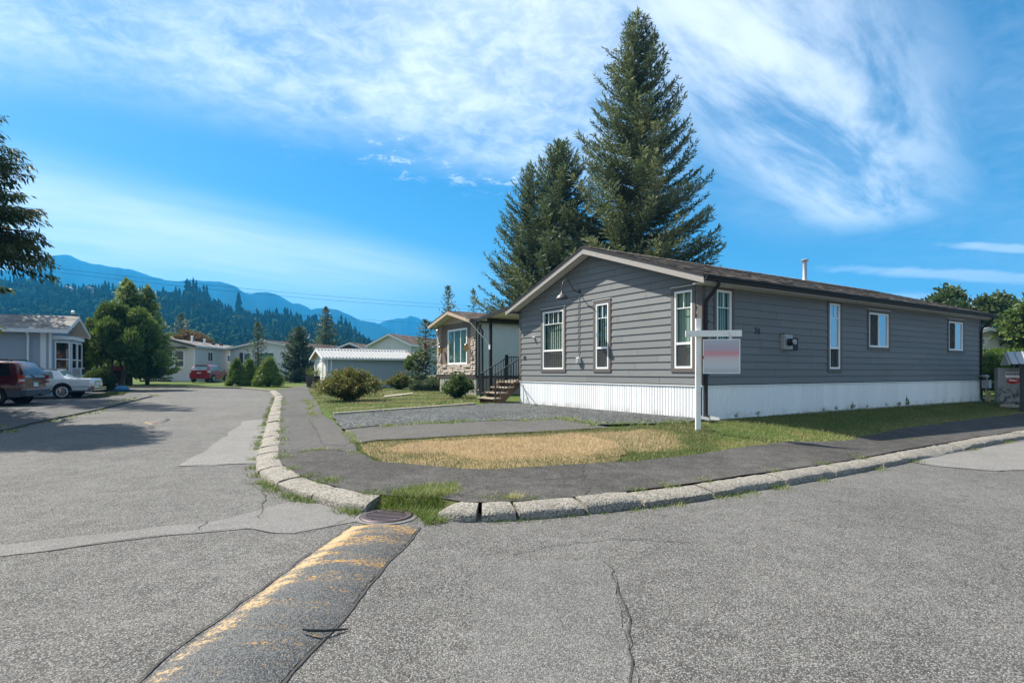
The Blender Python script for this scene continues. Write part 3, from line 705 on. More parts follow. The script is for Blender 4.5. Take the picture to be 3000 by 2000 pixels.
for i,(a,b,c,d,k,m_) in enumerate(RIGHT_W):
    wd=window('right',a,b,c,d,k,m_,tint='glass_coated' if i else 'glass')+('right',); blinds(wd,[.2,.1][i],M['blind'])
for i,(a,b,c,d) in enumerate(SLIDERS):
    wd=window('right',a,b,c,d,slider=True,tint='glass_coated')+('right',); blinds(wd,.15,M['white_paint'] if i==0 else M['blind'])

# white ribbed skirting, one sheet after another, and its cap
def skirt_panel(w,h,ribs=4,gap=.004):
    m=MB(); p=w/ribs
    for k in range(ribs):
        a=k*p
        V=[(a+gap,.0),(a+p*.16,-.016),(a+p*.84,-.016),(a+p-gap*.5,.0)]
        if k==ribs-1: V[-1]=(w-gap*2,.004)
        for (x0,y0),(x1,y1) in zip(V[:-1],V[1:]): m.add([(x0,y0,0),(x1,y1,0),(x1,y1,h),(x0,y0,h)],[(0,1,2,3)])
    return m
h=SK-.40-.012
me=skirt_panel(.40,h).mesh('skirting_panel',M['skirt'])
n=int(HL/.4)
for k in range(n):
    o=put('skirting_panel',me,HOUSE,(k*.4,-.004,.40)); 
for k in range(int(HW/.4)):
    o=put('skirting_panel',me,HOUSE,(-.004,HW-k*.4-.01,.40)); o.rotation_euler=(0,0,R(-90)); o.location.x=-.004
cp=MB(); cp.box(-.045,HL,-.045,-.001,SK-.012,SK+.012); cp.box(-.045,-.001,-.001,HW+.02,SK-.012,SK+.012); cp.box(-.036,-.001,-.001,HW,.385,.412); cp.box(-.036,HL,-.036,-.001,.385,.412)
cp.build('skirting_cap',M['skirt'],HOUSE)
box('skirting_back',M['hole'],HOUSE,.03,HL-.02,.03,HW-.02,.25,SK-.11)

# roof: deck, soffits, fascias, gutters, shingles
OH,OE=.40,.40                                   # rake and eave overhang
ye0,ye1=-OE,HW+OE
TH=.05
def deck(side):
    y0,y1=(ye0,HW/2) if side<0 else (HW/2,ye1)
    m=MB(); P=[(y0,roofz(y0)+.16),(y1,roofz(y1)+.16),(y1,roofz(y1)+.16+TH),(y0,roofz(y0)+.16+TH)]
    return m.prism(P,'x',-OH,HL+.35)
for s in(-1,1): deck(s).build('roof_deck',M['trim'],HOUSE)
def tabs(name,parent,x0,x1,y0,y1,zfun,m,seed,exp=.145,w0=.24,w1=.40,th=.012,lift=.0):
    """asphalt shingle tabs from the eave (y0) up to the ridge (y1)"""
    r=np.random.default_rng(seed); V=[];F=[];Tn=[]
    L=abs(y1-y0); n=int(L/exp); sg=1 if y1>y0 else -1
    for i in range(n+1):
        ya=y0+sg*i*exp; yb=ya+sg*exp*1.06
        if (sg>0 and ya>=y1-.02) or (sg<0 and ya<=y1+.02): break
        if (sg>0 and yb>y1) or (sg<0 and yb<y1): yb=y1
        x=x0-(.17 if i%2 else 0); row=r.normal(.5,.06)
        while x<x1:
            w=r.uniform(w0,w1); a,b=max(x,x0)+.004,min(x+w,x1)-.002
            if b>a:
                za,zb=zfun(ya)+lift,zfun(yb)+lift; t=th*r.uniform(.6,1.5); k=len(V)
                V+=[(a,ya,za),(b,ya,za),(b,ya,za+t),(a,ya,za+t),(b,yb,zb+.003),(a,yb,zb+.003)]
                F+=[(k,k+1,k+2,k+3) if sg>0 else (k+3,k+2,k+1,k),(k+3,k+2,k+4,k+5) if sg>0 else (k+5,k+4,k+2,k+3)]
                Tn+=[float(np.clip(row+r.normal(0,.28),0,1))]*6
            x+=w
    return put(name,fast_mesh(name,V,F,m,Tn),parent,kind='stuff')
rz=lambda y: roofz(y)+.16+TH
tabs('shingles',HOUSE,-OH-.02,HL+.36,ye0-.03,HW/2,rz,M['shingle'],1)
tabs('shingles',HOUSE,-OH-.02,HL+.36,ye1+.03,HW/2,rz,M['shingle'],2)
rc=MB()
for k in range(60):
    x=-OH-.02+k*.305
    if x+.3>HL+.36: break
    z=rz(HW/2)+.014; rc.add([(x,HW/2-.14,z-.045),(x+.30,HW/2-.14,z-.040),(x+.30,HW/2,z+.012),(x,HW/2,z+.004),(x,HW/2+.14,z-.045),(x+.30,HW/2+.14,z-.040)],[(0,1,2,3),(3,2,5,4)])
me=rc.mesh('ridge_caps',M['shingle']); at=me.attributes.new('tint','FLOAT','POINT'); at.data.foreach_set('value',np.repeat(rng.uniform(.2,.8,len(me.vertices)//6),6).astype(np.float32))
put('ridge_caps',me,HOUSE,kind='stuff')
# rake fascia boards and the sloping soffits behind them
for s in(0,1):
    ya,yb=(ye0,HW/2) if s==0 else (HW/2,ye1)
    MB().prism([(ya,roofz(ya)-.02),(yb,roofz(yb)-.02),(yb,roofz(yb)+.158),(ya,roofz(ya)+.158)],'x',-OH-.02,-OH+.018).build('rake_board',M['fascia'],HOUSE)
    MB().prism([(ya,roofz(ya)+.158+.001),(yb,roofz(yb)+.158+.001),(yb,roofz(yb)+.158+.05),(ya,roofz(ya)+.158+.05)],'x',-OH-.045,-OH-.021).build('drip_edge',M['gutter'],HOUSE)
    so=MB(); n=26
    for k in range(n):
        a=ya+(yb-ya)*k/n; b=ya+(yb-ya)*(k+1)/n
        so.prism([(a+.004,roofz(a)+.02),(b-.004,roofz(b)+.02),(b-.004,roofz(b)+.03),(a+.004,roofz(a)+.03)],'x',-OH+.02,-.026)
    so.build('rake_soffit',M['soffit'],HOUSE,kind='stuff')
    yo=ye0 if s==0 else ye1
    MB().prism([(yo,roofz(yo)-.0),(yo+(.02 if s==0 else -.02),roofz(yo)),(yo+(.02 if s==0 else -.02),roofz(yo)+.158),(yo,roofz(yo)+.158)],'x',-OH+.02,HL+.33).build('eave_board',M['fascia'],HOUSE)
    y0,y1=(ye0+.02,-.026) if s==0 else (HW+.026,ye1-.02)
    box('eave_soffit',M['soffit'],HOUSE,-OH+.02,HL+.33,y0,y1,roofz(yo)+.004,roofz(yo)+.016)
# frieze under the eave on the long wall
box('frieze_board',M['trim'],HOUSE,.0,HL,-.030,-.001,HE-.155+.03,HE+.0)
# gutters (K profile) and downspouts
gz=roofz(ye0)+.05
prof=[(ye0-.002,gz),(ye0-.07,gz),(ye0-.085,gz+.03),(ye0-.085,gz+.055),(ye0-.118,gz+.085),(ye0-.118,gz+.115),(ye0-.108,gz+.115),(ye0-.108,gz+.09),(ye0-.075,gz+.06),(ye0-.075,gz+.012),(ye0-.012,gz+.012),(ye0-.012,gz+.11),(ye0-.002,gz+.11)]
MB().prism(prof,'x',-OH-.03,HL+.36).build('gutter',M['gutter'],HOUSE)
MB().add([(-OH-.032,y,z) for y,z in prof[:6]],[(0,1,2,3,4,5)]).build('gutter_end',M['gutter'],HOUSE)
def downspout(x,w=.075,foot=1):
    m=MB(); pts=[(x,ye0-.06,gz+.01),(x,ye0-.06,gz-.08),(x+.0,-.10,gz-.42),(x,-.075,gz-.55),(x,-.075,.62),(x,-.075,.52),(x-.02,-.16,.43)]
    m.tube(pts,[.045]*7,8); o=m.build('downspout',M['gutter'],HOUSE,40)
    for z in(1.52,2.9): MB().box(x-.055,x+.055,-.13,-.03,z,z+.03).build('strap',M['gutter'],o)
downspout(.07); downspout(HL-.06)
# flue
fl=MB(); fx,fy=12.1,HW/2+.12; fz=rz(fy)-.03
fl.lathe([(.20,fz),(.115,fz+.12),(.085,fz+.16),(.085,fz+.86),(.10,fz+.87),(.10,fz+.93),(.0,fz+.93)],(fx,fy,0),n=18); fl.lathe([(.0,fz+.99),(.16,fz+.96),(.16,fz+.99),(.0,fz+1.05)],(fx,fy,0),n=18); fl.lathe([(.05,fz+.9),(.05,fz+1.0)],(fx,fy,0),n=10)
fl.build('flue_pipe',M['steel'],HOUSE,40)
# gooseneck lamp, conduit and socket box on the gable
LY,LZ=4.88,4.25
lamp=MB(); lamp.lathe([(.0,-.055),(.055,-.05),(.075,-.024),(.0,-.024)],(0,LY,LZ),'x',16)
lamp=lamp.build('gooseneck_lamp',M['iron'],HOUSE,40,label='grey gooseneck lamp on the gable wall')
arm=[(-.05,LY,LZ),(-.16,LY,LZ-.01),(-.28,LY,LZ+.05),(-.38,LY,LZ+.20),(-.50,LY,LZ+.32),(-.62,LY,LZ+.33),(-.71,LY,LZ+.26),(-.74,LY,LZ+.12),(-.74,LY,LZ-.03)]
MB().tube(arm,.017,8).build('lamp_arm',M['lamp_grey'],lamp,60)
MB().lathe([(.03,LZ-.02),(.045,LZ-.10),(.075,LZ-.13),(.16,LZ-.20),(.195,LZ-.26),(.20,LZ-.285),(.188,LZ-.285),(.15,LZ-.22),(.0,LZ-.15)],(-.74,LY,0),n=24).build('lamp_shade',M['lamp_grey'],lamp,50)
MB().tube([(-.034,LY,LZ-.05),(-.034,LY,2.12)],.011,6).build('conduit',M['grey_box'],HOUSE)
MB().tube([(-.034,LY+.05,LZ-.35),(-.034,LY+.05,2.3),(-.034,LY+.02,2.12)],.005,5).build('cable',M['black'],HOUSE)
sb_=MB().box(-.115,-.024,LY-.075,LY+.075,1.90,2.10).build('socket_box',M['bulb'],HOUSE,label='pale weatherproof socket box on the gable wall')
MB().box(-.135,-.116,LY-.055,LY+.055,1.93,2.07).build('cover_flap',M['grey_box'],sb_)
wc=MB().lathe([(.0,-.12),(.045,-.115),(.055,-.03),(.03,-.024)],(0,7.50,2.87),'x',14).build('motion_sensor',M['vinyl'],HOUSE,40)
MB().lathe([(.0,-.135),(.034,-.121)],(0,7.50,2.87),'x',12).build('sensor_lens',M['black'],wc)
text('54',.185,'house_number',M['black'],HOUSE,(-.030,8.135,2.14),(R(90),0,R(-90)))
text('54',.215,'house_number',M['black'],HOUSE,(2.27,-.030,2.745),(R(90),0,0))
# electricity meter on the long wall
mb=MB().box(3.36,3.78,-.13,-.024,2.27,2.70).build('meter_box',M['grey_box'],HOUSE,label='grey electricity meter box on the long wall')
MB().box(3.34,3.80,-.15,-.024,2.702,2.72).build('hood',M['trim'],mb)
MB().box(3.40,3.66,-.150,-.131,2.32,2.66).build('face_plate',M['steel'],mb)
MB().lathe([(.105,-.152),(.11,-.20),(.10,-.21),(.10,-.30),(.088,-.31)],(3.56,0,2.47),'y',22).build('meter_body',M['black'],mb,40)
MB().lathe([(.088,-.31),(.075,-.345),(.0,-.355)],(3.56,0,2.47),'y',22).build('meter_dial',M['steel'],mb,60)
MB().box(3.80,4.19,-.045,-.024,2.25,2.62).build('mounting_plate',M['gutter'],mb)
# gas meter at the far corner
gm=thing('gas_meter','grey gas meter with pipes at the far corner of the house','gas meter',(HX,HY_,0),HR)
MB().box(17.42,17.70,-.36,-.12,.95,1.28).build('meter_body',M['grey_box'],gm)
MB().lathe([(.0,.08),(.11,.06),(.11,-.03),(.0,-.05)],(17.48,-.24,1.42),'z',16).build('regulator',M['steel'],gm,40)
g=MB(); g.tube([(17.50,-.24,.40),(17.50,-.24,.96)],.022,8); g.tube([(17.62,-.24,1.28),(17.62,-.24,1.45),(17.48,-.24,1.45),(17.40,-.24,1.45),(17.36,-.1,1.45),(17.36,.0,1.45)],.022,8); g.build('pipe',M['steel'],gm,40)
stk=thing('wooden_stake','short pale wooden stake beside the gas meter','stake',(HX,HY_,0),HR)
MB().box(17.30,17.39,-.42,-.36,.34,.88).build('stake',M['wood_new'],stk)
# splash block under the front downspout
x,y=(HX-.13*math.cos(HR)+.32*math.sin(HR),HY_-.13*math.sin(HR)-.32*math.cos(HR))
sp=thing('splash_block','grey splash trough lying under the front downspout','splash block',(x,y,float(terr(x,y))+.02),HR+R(-120))
s2=MB(); s2.box(-.35,.38,-.14,-.11,0,.07); s2.box(-.35,.38,.11,.14,0,.07); s2.box(-.35,.38,-.11,.11,0,.02); s2.box(-.38,-.35,-.14,.14,0,.08); s2.build('trough',M['steel'],sp)

# ------------------------------------------------- porch: steps, landing, canopy
ps=thing('porch_steps','wooden porch steps with black railings beside the grey house','steps',(HX,HY_,0),HR)
y0,y1=8.78,10.05
SX0,RISE,RUN=-1.02,.205,.30; GZ=.42
for k in range(4):
    x=SX0+k*RUN; MB().box(x,x+.33,y0,y1,GZ+RISE*(k+1)-.045,GZ+RISE*(k+1)).build('tread',M['wood'],ps)
    MB().box(x+.24,x+.262,y0+.12,y1-.12,GZ+RISE*k+.01,GZ+RISE*(k+1)-.046).build('riser',M['wood_brown'],ps)
for y in(y0+.06,y1-.10):
    P=[(SX0+.05,GZ-.02),(SX0+.05,GZ+RISE-.046)]
    for k in range(1,4): P+=[(SX0+.05+k*RUN,GZ+RISE*k-.046),(SX0+.05+k*RUN,GZ+RISE*(k+1)-.046)]
    P+=[(SX0+4*RUN,GZ+RISE*4-.046),(SX0+4*RUN,GZ+.62),(SX0+.45,GZ-.02)]
    MB().prism(P[::-1],'y',y,y+.04).build('stringer',M['wood_brown'],ps)
LZ0=GZ+RISE*4+.04
dk=SX0+4*RUN
for k in range(10):
    MB().box(dk+k*.142,dk+k*.142+.137,8.56,10.6,LZ0-.03,LZ0).build('deck_board',M['wood'],ps)
MB().box(dk+.01,dk+.05,8.56,10.6,LZ0-.20,LZ0-.032).build('deck_joist',M['wood_new'],ps)
for x,y in((dk+.1,8.7),(dk+.1,10.5),(dk+1.3,10.5)): MB().box(x-.045,x+.045,y-.045,y+.045,GZ-.03,LZ0-.2).build('deck_post',M['wood_brown'],ps)
def rail(p,q,h,n,post0=True,post1=True):
    """a black railing between two points given at foot level"""
    p,q=Vector(p),Vector(q); up=Vector((0,0,h))
    MB().bar(p+up,q+up,.045,.035).build('hand_rail',M['black'],ps)
    MB().bar(p+Vector((0,0,.10)),q+Vector((0,0,.10)),.028,.028).build('bottom_rail',M['black'],ps)
    for k in range(1,n):
        c=p+(q-p)*k/n; MB().box(c.x-.010,c.x+.010,c.y-.010,c.y+.010,c.z+.1,c.z+h-.01).build('baluster',M['black'],ps)
    for f,c in((post0,p),(post1,q)):
        if f: MB().box(c.x-.028,c.x+.028,c.y-.028,c.y+.028,c.z-.0,c.z+h+.02).build('rail_post',M['black'],ps)
zt=lambda k: GZ+RISE*k
rail((SX0+.12,y0+.06,zt(1)),(dk+.12,y0+.06,LZ0),.92,9)
rail((SX0+.12,y1-.06,zt(1)),(dk+.12,y1-.06,LZ0),.92,9)
rail((dk+.12,y1-.06,LZ0),(dk+1.40,y1-.06,LZ0),.95,11,False,True)
MB().box(dk+.07,dk+.17,y1-.11,y1-.01,LZ0,LZ0+1.04).build('newel_post',M['black'],ps)
rail((dk+1.40,8.6,LZ0),(dk+1.40,y1-.06,LZ0),.95,10,False,False)
cn=thing('canopy','dark edged porch canopy sloping off the side of the grey house','canopy',(HX,HY_,0),HR)
CA,CB=(8.95,4.06),(11.35,3.79)
MB().prism([(CA[0],CA[1]),(CB[0],CB[1]),(CB[0],CB[1]+.05),(CA[0],CA[1]+.05)],'x',-.30,7.0).build('roof_panel',M['soffit'],cn)
MB().prism([(CA[0],CA[1]-.06),(CB[0],CB[1]-.06),(CB[0],CB[1]+.09),(CA[0],CA[1]+.09)],'x',-.34,-.302).build('front_fascia',M['gutter'],cn)
MB().box(-.36,7.0,CB[0]+.002,CB[0]+.11,CB[1]-.05,CB[1]+.09).build('gutter',M['gutter'],cn)
MB().box(-.25,6.9,10.55,10.65,3.72,3.84).build('beam',M['gutter'],cn)
for x in(-.1,3.0,6.0): MB().box(x-.05,x+.05,10.55,10.65,.40,3.72).build('post',M['gutter'],cn)
d=MB(); d.tube([(-.26,CB[0]+.05,CB[1]-.05),(-.26,CB[0]+.05,CB[1]-.2),(-.2,11.12,3.35),(-.2,11.12,.75),(-.26,11.0,.66)],.05,8); d.build('downspout',M['gutter'],cn,40)
fp=thing('pole','slanting white pole fixed by a bracket to the porch canopy post','pole',(HX,HY_,0),HR)
pa=Vector((-.17,10.52,2.72)); pb=[(-2.261, 20.6, 4.245)][0]
pb=Matrix.Rotation(-HR,3,'Z')@(Vector(pb)-Vector((HX,HY_,0)))
MB().tube([pa,pb],[.022,.014],8).build('shaft',M['vinyl'],fp,60)
MB().box(-.19,-.151,10.52,10.60,2.55,2.75).build('bracket',M['vinyl'],fp)

# ---------------------------------------------------------------- the other homes and buildings
M['siding_blue']=mat('blue_grey_vinyl',(.35,.415,.48),.5,var=.06)
M['siding_white']=mat('white_vinyl_siding',(.66,.65,.63),.5,var=.05,dirt=(.45,.42,.36,.3))
M['siding_cream']=mat('cream_siding',(.62,.59,.54),.5,var=.05)
M['green_trim']=mat('green_trim',(.028,.05,.032),.5)
M['brown']=mat('brown_panel',(.15,.105,.08),.65,var=.15,bump=.2,bs=12,stretch=(20,20,3))
M['brown_dark']=mat('dark_brown_trim',(.055,.035,.03),.5,var=.12)
M['tan']=mat('tan_fascia',(.42,.32,.235),.6,var=.1)
M['beige_skirt']=mat('beige_skirting',(.33,.29,.25),.6,var=.08)
M['stone']=mat('cast_stone',(.37,.31,.26),.85,var=.3,vs=6,bump=.8,bs=26)
M['mint_panel']=mat('pale_metal_panel',(.50,.545,.53),.5,var=.04)
M['curtain']=mat('teal_curtain',(.34,.50,.49),.8,var=.12,vs=6,stretch=(1,6,1))
M['metal_roof']=mat('white_metal_roof',(.33,.34,.345),.5,.1,var=.1,dirt=(.25,.25,.25,.6),ds=2.4)
M['terracotta']=mat('orange_cloth',(.75,.13,.03),.7)
M['lantern']=mat('amber_glass',(.55,.29,.06),.35)
M['pot']=mat('black_planter',(.02,.02,.023),.45)
def siding_strips(m,u0,u1,z0,z1,side,step,ops,L,W,gable=None):
    """lapped clapboards on one wall; side: front x=0, end x=L, right y=0, left y=W"""
    z=z0
    while z<z1-.005:
        t=min(z+step,z1); 
        a0,a1=u0,u1
        if gable and t>gable[0]:
            d=(max(z,gable[0])-gable[0])/gable[1]; a0,a1=u0+d,u1-d
            if a1-a0<.1: break
        for (b0,b1,q0,q1) in split_rect(a0,a1,z,t,ops):
            lo=.016*(1-(q0-z)/step*.8); hi=.002
            if side=='front': V=[(-lo,b0,q0),(-lo,b1,q0),(-hi,b1,q1),(-hi,b0,q1),(.02,b0,q0),(.02,b1,q0)]
            elif side=='end': V=[(L+lo,b1,q0),(L+lo,b0,q0),(L+hi,b0,q1),(L+hi,b1,q1),(L-.02,b1,q0),(L-.02,b0,q0)]
            elif side=='right': V=[(b1,-lo,q0),(b0,-lo,q0),(b0,-hi,q1),(b1,-hi,q1),(b1,.02,q0),(b0,.02,q0)]
            else: V=[(b0,W+lo,q0),(b1,W+lo,q0),(b1,W+hi,q1),(b0,W+hi,q1),(b0,W-.02,q0),(b1,W-.02,q0)]
            m.add(V,[(3,2,1,0),(0,1,5,4)])
        z=t
def home(name,label,loc,rz,L,W,zs,ze,zr,siding,step,fascia,shing,skirt=None,skirt_z=None,wins=(),oh=.3,oe=.3,zg=.4,ribbed=True,trimm='vinyl',exp=.28,cat='house',group=None,corner=True,sides=('front','right','end','left'),roof_dark=None):
    h=thing(name,label,cat,(loc[0],loc[1],0),rz,group)
    s=(zr-ze)/(W/2); rf=lambda y: zr-s*abs(y-W/2)
    ops={k:[(a,b,c,d) for sd,a,b,c,d,*_ in wins if sd==k] for k in('front','end','right','left')}
    m=MB()
    if 'front' in sides: siding_strips(m,0,W,zs,zr-.02,'front',step,ops['front'],L,W,(ze,s))
    if 'end' in sides: siding_strips(m,0,W,zs,zr-.02,'end',step,ops['end'],L,W,(ze,s))
    if 'right' in sides: siding_strips(m,0,L,zs,ze,'right',step,ops['right'],L,W)
    if 'left' in sides: siding_strips(m,0,L,zs,ze,'left',step,ops['left'],L,W)
    m.build('wall',siding,h)
    inn=MB(); inn.box(.03,L-.03,.03,W-.03,zs-.02,zs+.02); inn.box(.03,L-.03,.03,W-.03,ze-.04,ze); inn.box(.5,L-.5,W/2,W/2+.03,zs,ze-.05); inn.box(1.6,1.63,.04,W-.04,zs,ze-.05); inn.box(L-1.63,L-1.6,.04,W-.04,zs,ze-.05); inn.build('interior',M['interior'],h)
    if skirt is not None:
        sk=MB(); p=.3
        def run(n,f):
            for k in range(n):
                for q0,q1,d0,d1 in((0,.12,0,.018),(.12,.88,.018,.018),(.88,1,.018,0)):
                    a,b=f((k+q0)*p,d0),f((k+q1)*p,d1); sk.add([(*a,zg-.15),(*b,zg-.15),(*b,zs),(*a,zs)],[(0,1,2,3)])
        run(int(W/p)+0,lambda u,d:(-d,u)); run(int(L/p),lambda u,d:(u,-d)); run(int(W/p),lambda u,d:(L+d,u))
        sk.build('skirting',skirt,h); box('skirting_back',M['hole'],h,.04,L-.04,.04,W-.04,zg-.1,zs-.03)
    if corner:
        for x,y in((0,0),(0,W),(L,0),(L,W)): box('corner_trim',M[trimm],h,x-.028,x+.05 if x==0 else x+.028,y-.028 if y==0 else y-.05,y+.05 if y==0 else y+.028,zs,ze) if False else MB().box(*( (x-.026,x+.07) if x==0 else (x-.07,x+.026)),*((y-.026,y+.07) if y==0 else (y-.07,y+.026)),zs,ze+.02).build('corner_trim',M[trimm],h)
    for sd in(-1,1):
        ya,yb=(-oe,W/2) if sd<0 else (W/2,W+oe)
        P=[(ya,rf(ya)+.10),(yb,rf(yb)+.10),(yb,rf(yb)+.15),(ya,rf(ya)+.15)]
        MB().prism(P,'x',-oh,L+oh).build('roof_deck',fascia,h)
        for x0,x1 in((-oh-.02,-oh+.02),(L+oh-.02,L+oh+.02)):
            MB().prism([(ya,rf(ya)-.05),(yb,rf(yb)-.05),(yb,rf(yb)+.099),(ya,rf(ya)+.099)],'x',x0,x1).build('fascia',fascia,h)
        MB().prism([(ya,rf(ya)+.0),(yb,rf(yb)+.0),(yb,rf(yb)+.012),(ya,rf(ya)+.012)],'x',-oh+.02,L+oh-.02).build('soffit',M['soffit'] if sd else None,h)
        yo=-oe if sd<0 else W+oe
        MB().box(-oh,L+oh,yo-.05,yo+.05,rf(yo)-.03,rf(yo)+.155).build('gutter',fascia if not roof_dark else roof_dark,h)
        tabs('shingles',h,-oh-.03,L+oh+.03,yo,W/2,lambda y: rf(y)+.155,M[shing],int(abs(loc[0]*10))+sd+5,exp,.3,.6,.016)
    for wi in wins:
        sd,a,b,c,d=wi[:5]; bars=wi[5] if len(wi)>5 else 1; mid=wi[6] if len(wi)>6 else False; frm=wi[7] if len(wi)>7 else 'vinyl'; cur=wi[8] if len(wi)>8 else None
        def bx(m,u0,u1,d0,d1,w0,w1):
            if sd=='front': return m.box(-d1,-d0,u0,u1,w0,w1)
            if sd=='end': return m.box(L+d0,L+d1,u0,u1,w0,w1)
            if sd=='right': return m.box(u0,u1,-d1,-d0,w0,w1)
            return m.box(u0,u1,W+d0,W+d1,w0,w1)
        fw=.07; f=MB(); bx(f,a-.03,a+fw,-.05,.04,c-.03,d+.03); bx(f,b-fw,b+.03,-.05,.04,c-.03,d+.03); bx(f,a+fw,b-fw,-.05,.04,c-.03,c+fw); bx(f,a+fw,b-fw,-.05,.04,d-fw,d+.03)
        w=f.build('window',M[frm],h)
        bx(MB(),a+fw,b-fw,-.012,-.006,c+fw,d-fw).build('pane',M['glass' if cur else 'glass_dark'],w)
        br=MB(); nb=0
        for k in range(1,bars+1):
            u=a+(b-a)*k/(bars+1); bx(br,u-.025,u+.025,-.004,.02,c+fw,d-fw); nb+=1
        if mid: bx(br,a+fw,b-fw,-.004,.024,c+(d-c)*mid-.03,c+(d-c)*mid+.03); nb+=1
        if nb: br.build('window_bars',M[frm],w)
        if cur:
            cm=MB(); n=int((b-a)/.07)
            for k in range(n):
                u=a+.03+(b-a-.06)*k/n; o1=-.14-(.04 if k%2 else 0); o2=-.14-(0 if k%2 else .04); e=u+(b-a-.06)/n
                V={'front':[(-o1,u),(-o2,e)],'end':[(L+o1,u),(L+o2,e)],'right':[(u,-o1),(e,-o2)],'left':[(u,W+o1),(e,W+o2)]}[sd]
                cm.add([(*V[0],c),(*V[1],c),(*V[1],d),(*V[0],d)],[(0,1,2,3)])
            cm.build('curtain',M[cur],w)
    return h,rf
# brown home with stone veneer next door
bz=.44
bh,rf=home('mobile_home','brown panelled home with pale stone pilasters and a big front window',(-1.87,29.4),HR,15,4.75,1.42,4.28,4.86,M['mint_panel'],9.,M['tan'],'shingle_dark',M['beige_skirt'],wins=[('front',1.02,3.36,2.07,3.98,2,False,'vinyl','curtain')],oh=.55,oe=.28,zg=bz,corner=False,sides=(),roof_dark=M['brown_dark'])
m=MB()      # vertical brown boards between the pilasters
for k in range(24):
    a=.50+k*.1575; 
    for (b0,b1,q0,q1) in split_rect(a+.006,a+.1575-.006,2.0,4.34,[(1.02,3.36,2.07,3.98)]): m.box(-.02,.02,b0,b1,q0,q1)
m.build('vertical_boards',M['brown'],bh,kind='stuff')
box('wall_back',M['brown_dark'],bh,.021,.05,.0,.98,1.42,4.3); box('wall_back',M['brown_dark'],bh,.021,.05,3.4,4.75,1.42,4.3); box('wall_back',M['brown_dark'],bh,.021,.05,.98,3.4,1.42,2.05); box('wall_back',M['brown_dark'],bh,.021,.05,.98,3.4,4.0,4.3)
MB().prism([(0,4.34),(4.75,4.34),(2.375,4.86)],'x',-.03,-.0).build('gable_panel',M['tan'],bh)
st=MB(); r=np.random.default_rng(2)
def stones(m,y0,y1,z0,z1,hmin,hmax,wmin,wmax):
    z=z0
    while z<z1-.03:
        hgt=min(r.uniform(hmin,hmax),z1-z); y=y0
        while y<y1-.02:
            w=min(r.uniform(wmin,wmax),y1-y); d=r.uniform(.05,.12); j=r.uniform(-.012,.012,4)
            m.add([(-.02,y,z),(-.02,y+w,z),(-.02,y+w,z+hgt),(-.02,y,z+hgt),(-d+j[0],y+.012,z+.012),(-d+j[1],y+w-.012,z+.012),(-d*.8+j[2],y+w-.012,z+hgt-.014),(-d*.8+j[3],y+.012,z+hgt-.014)],[(4,7,6,5),(0,4,5,1),(1,5,6,2),(2,6,7,3),(3,7,4,0)]); y+=w
        z+=hgt
stones(st,.0,.50,1.46,4.30,.10,.15,.22,.32); stones(st,4.25,4.75,1.46,4.30,.10,.15,.22,.32); stones(st,.5,4.25,1.46,2.04,.07,.13,.25,.7)
st.build('stone_veneer',M['stone'],bh,kind='stuff')
box('base_trim',M['brown_dark'],bh,-.07,15,-.05,4.8,1.30,1.42)
pn=MB()       # pale ribbed metal long wall
for k in range(100):
    a=.05+k*.15
    if a+.15>15: break
    pn.add([(a,-.0,1.42),(a+.02,-.022,1.42),(a+.04,-.0,1.42),(a+.15,0,1.42),(a,-.0,4.28),(a+.02,-.022,4.28),(a+.04,-.0,4.28),(a+.15,0,4.28)],[(0,1,5,4),(1,2,6,5),(2,3,7,6)])
pn.build('ribbed_wall',M['mint_panel'],bh)
for y in(.72,4.02):
    ln=MB(); ln.tube([(-.05,y,2.85),(-.16,y,2.95),(-.24,y,2.98)],.015,6); ln.lathe([(.02,3.14),(.10,3.06),(.115,3.02)],(-.24,y,0),n=8); ln.lathe([(.05,2.72),(.0,2.68)],(-.24,y,0),n=8)
    l=ln.build('wall_lantern',M['black'],bh); MB().lathe([(.115,3.02),(.055,2.72)],(-.24,y,0),n=6).build('lantern_glass',M['lantern'],l)
ds=MB(); ds.tube([(.12,-.3,4.1),(.12,-.1,3.85),(.12,-.08,.75),(.05,-.15,.62)],.05,8); ds.build('downspout',M['brown_dark'],bh,40)

# blue-grey home behind the parked van
lh,rl=home('mobile_home','blue grey mobile home with white trimmed gable end behind the parked van',(-23.9-15*math.cos(R(26)),29-15*math.sin(R(26))),R(26),15,4.4,.95,3.78,4.55,M['siding_blue'],.115,M['vinyl'],'shingle_grey',M['siding_blue'],
   wins=[('right',11.1,12.15,1.75,3.0,0,.0),('right',4.5,6.2,1.75,3.0,1,False)],oh=.75,oe=.35,zg=.5,exp=.2)
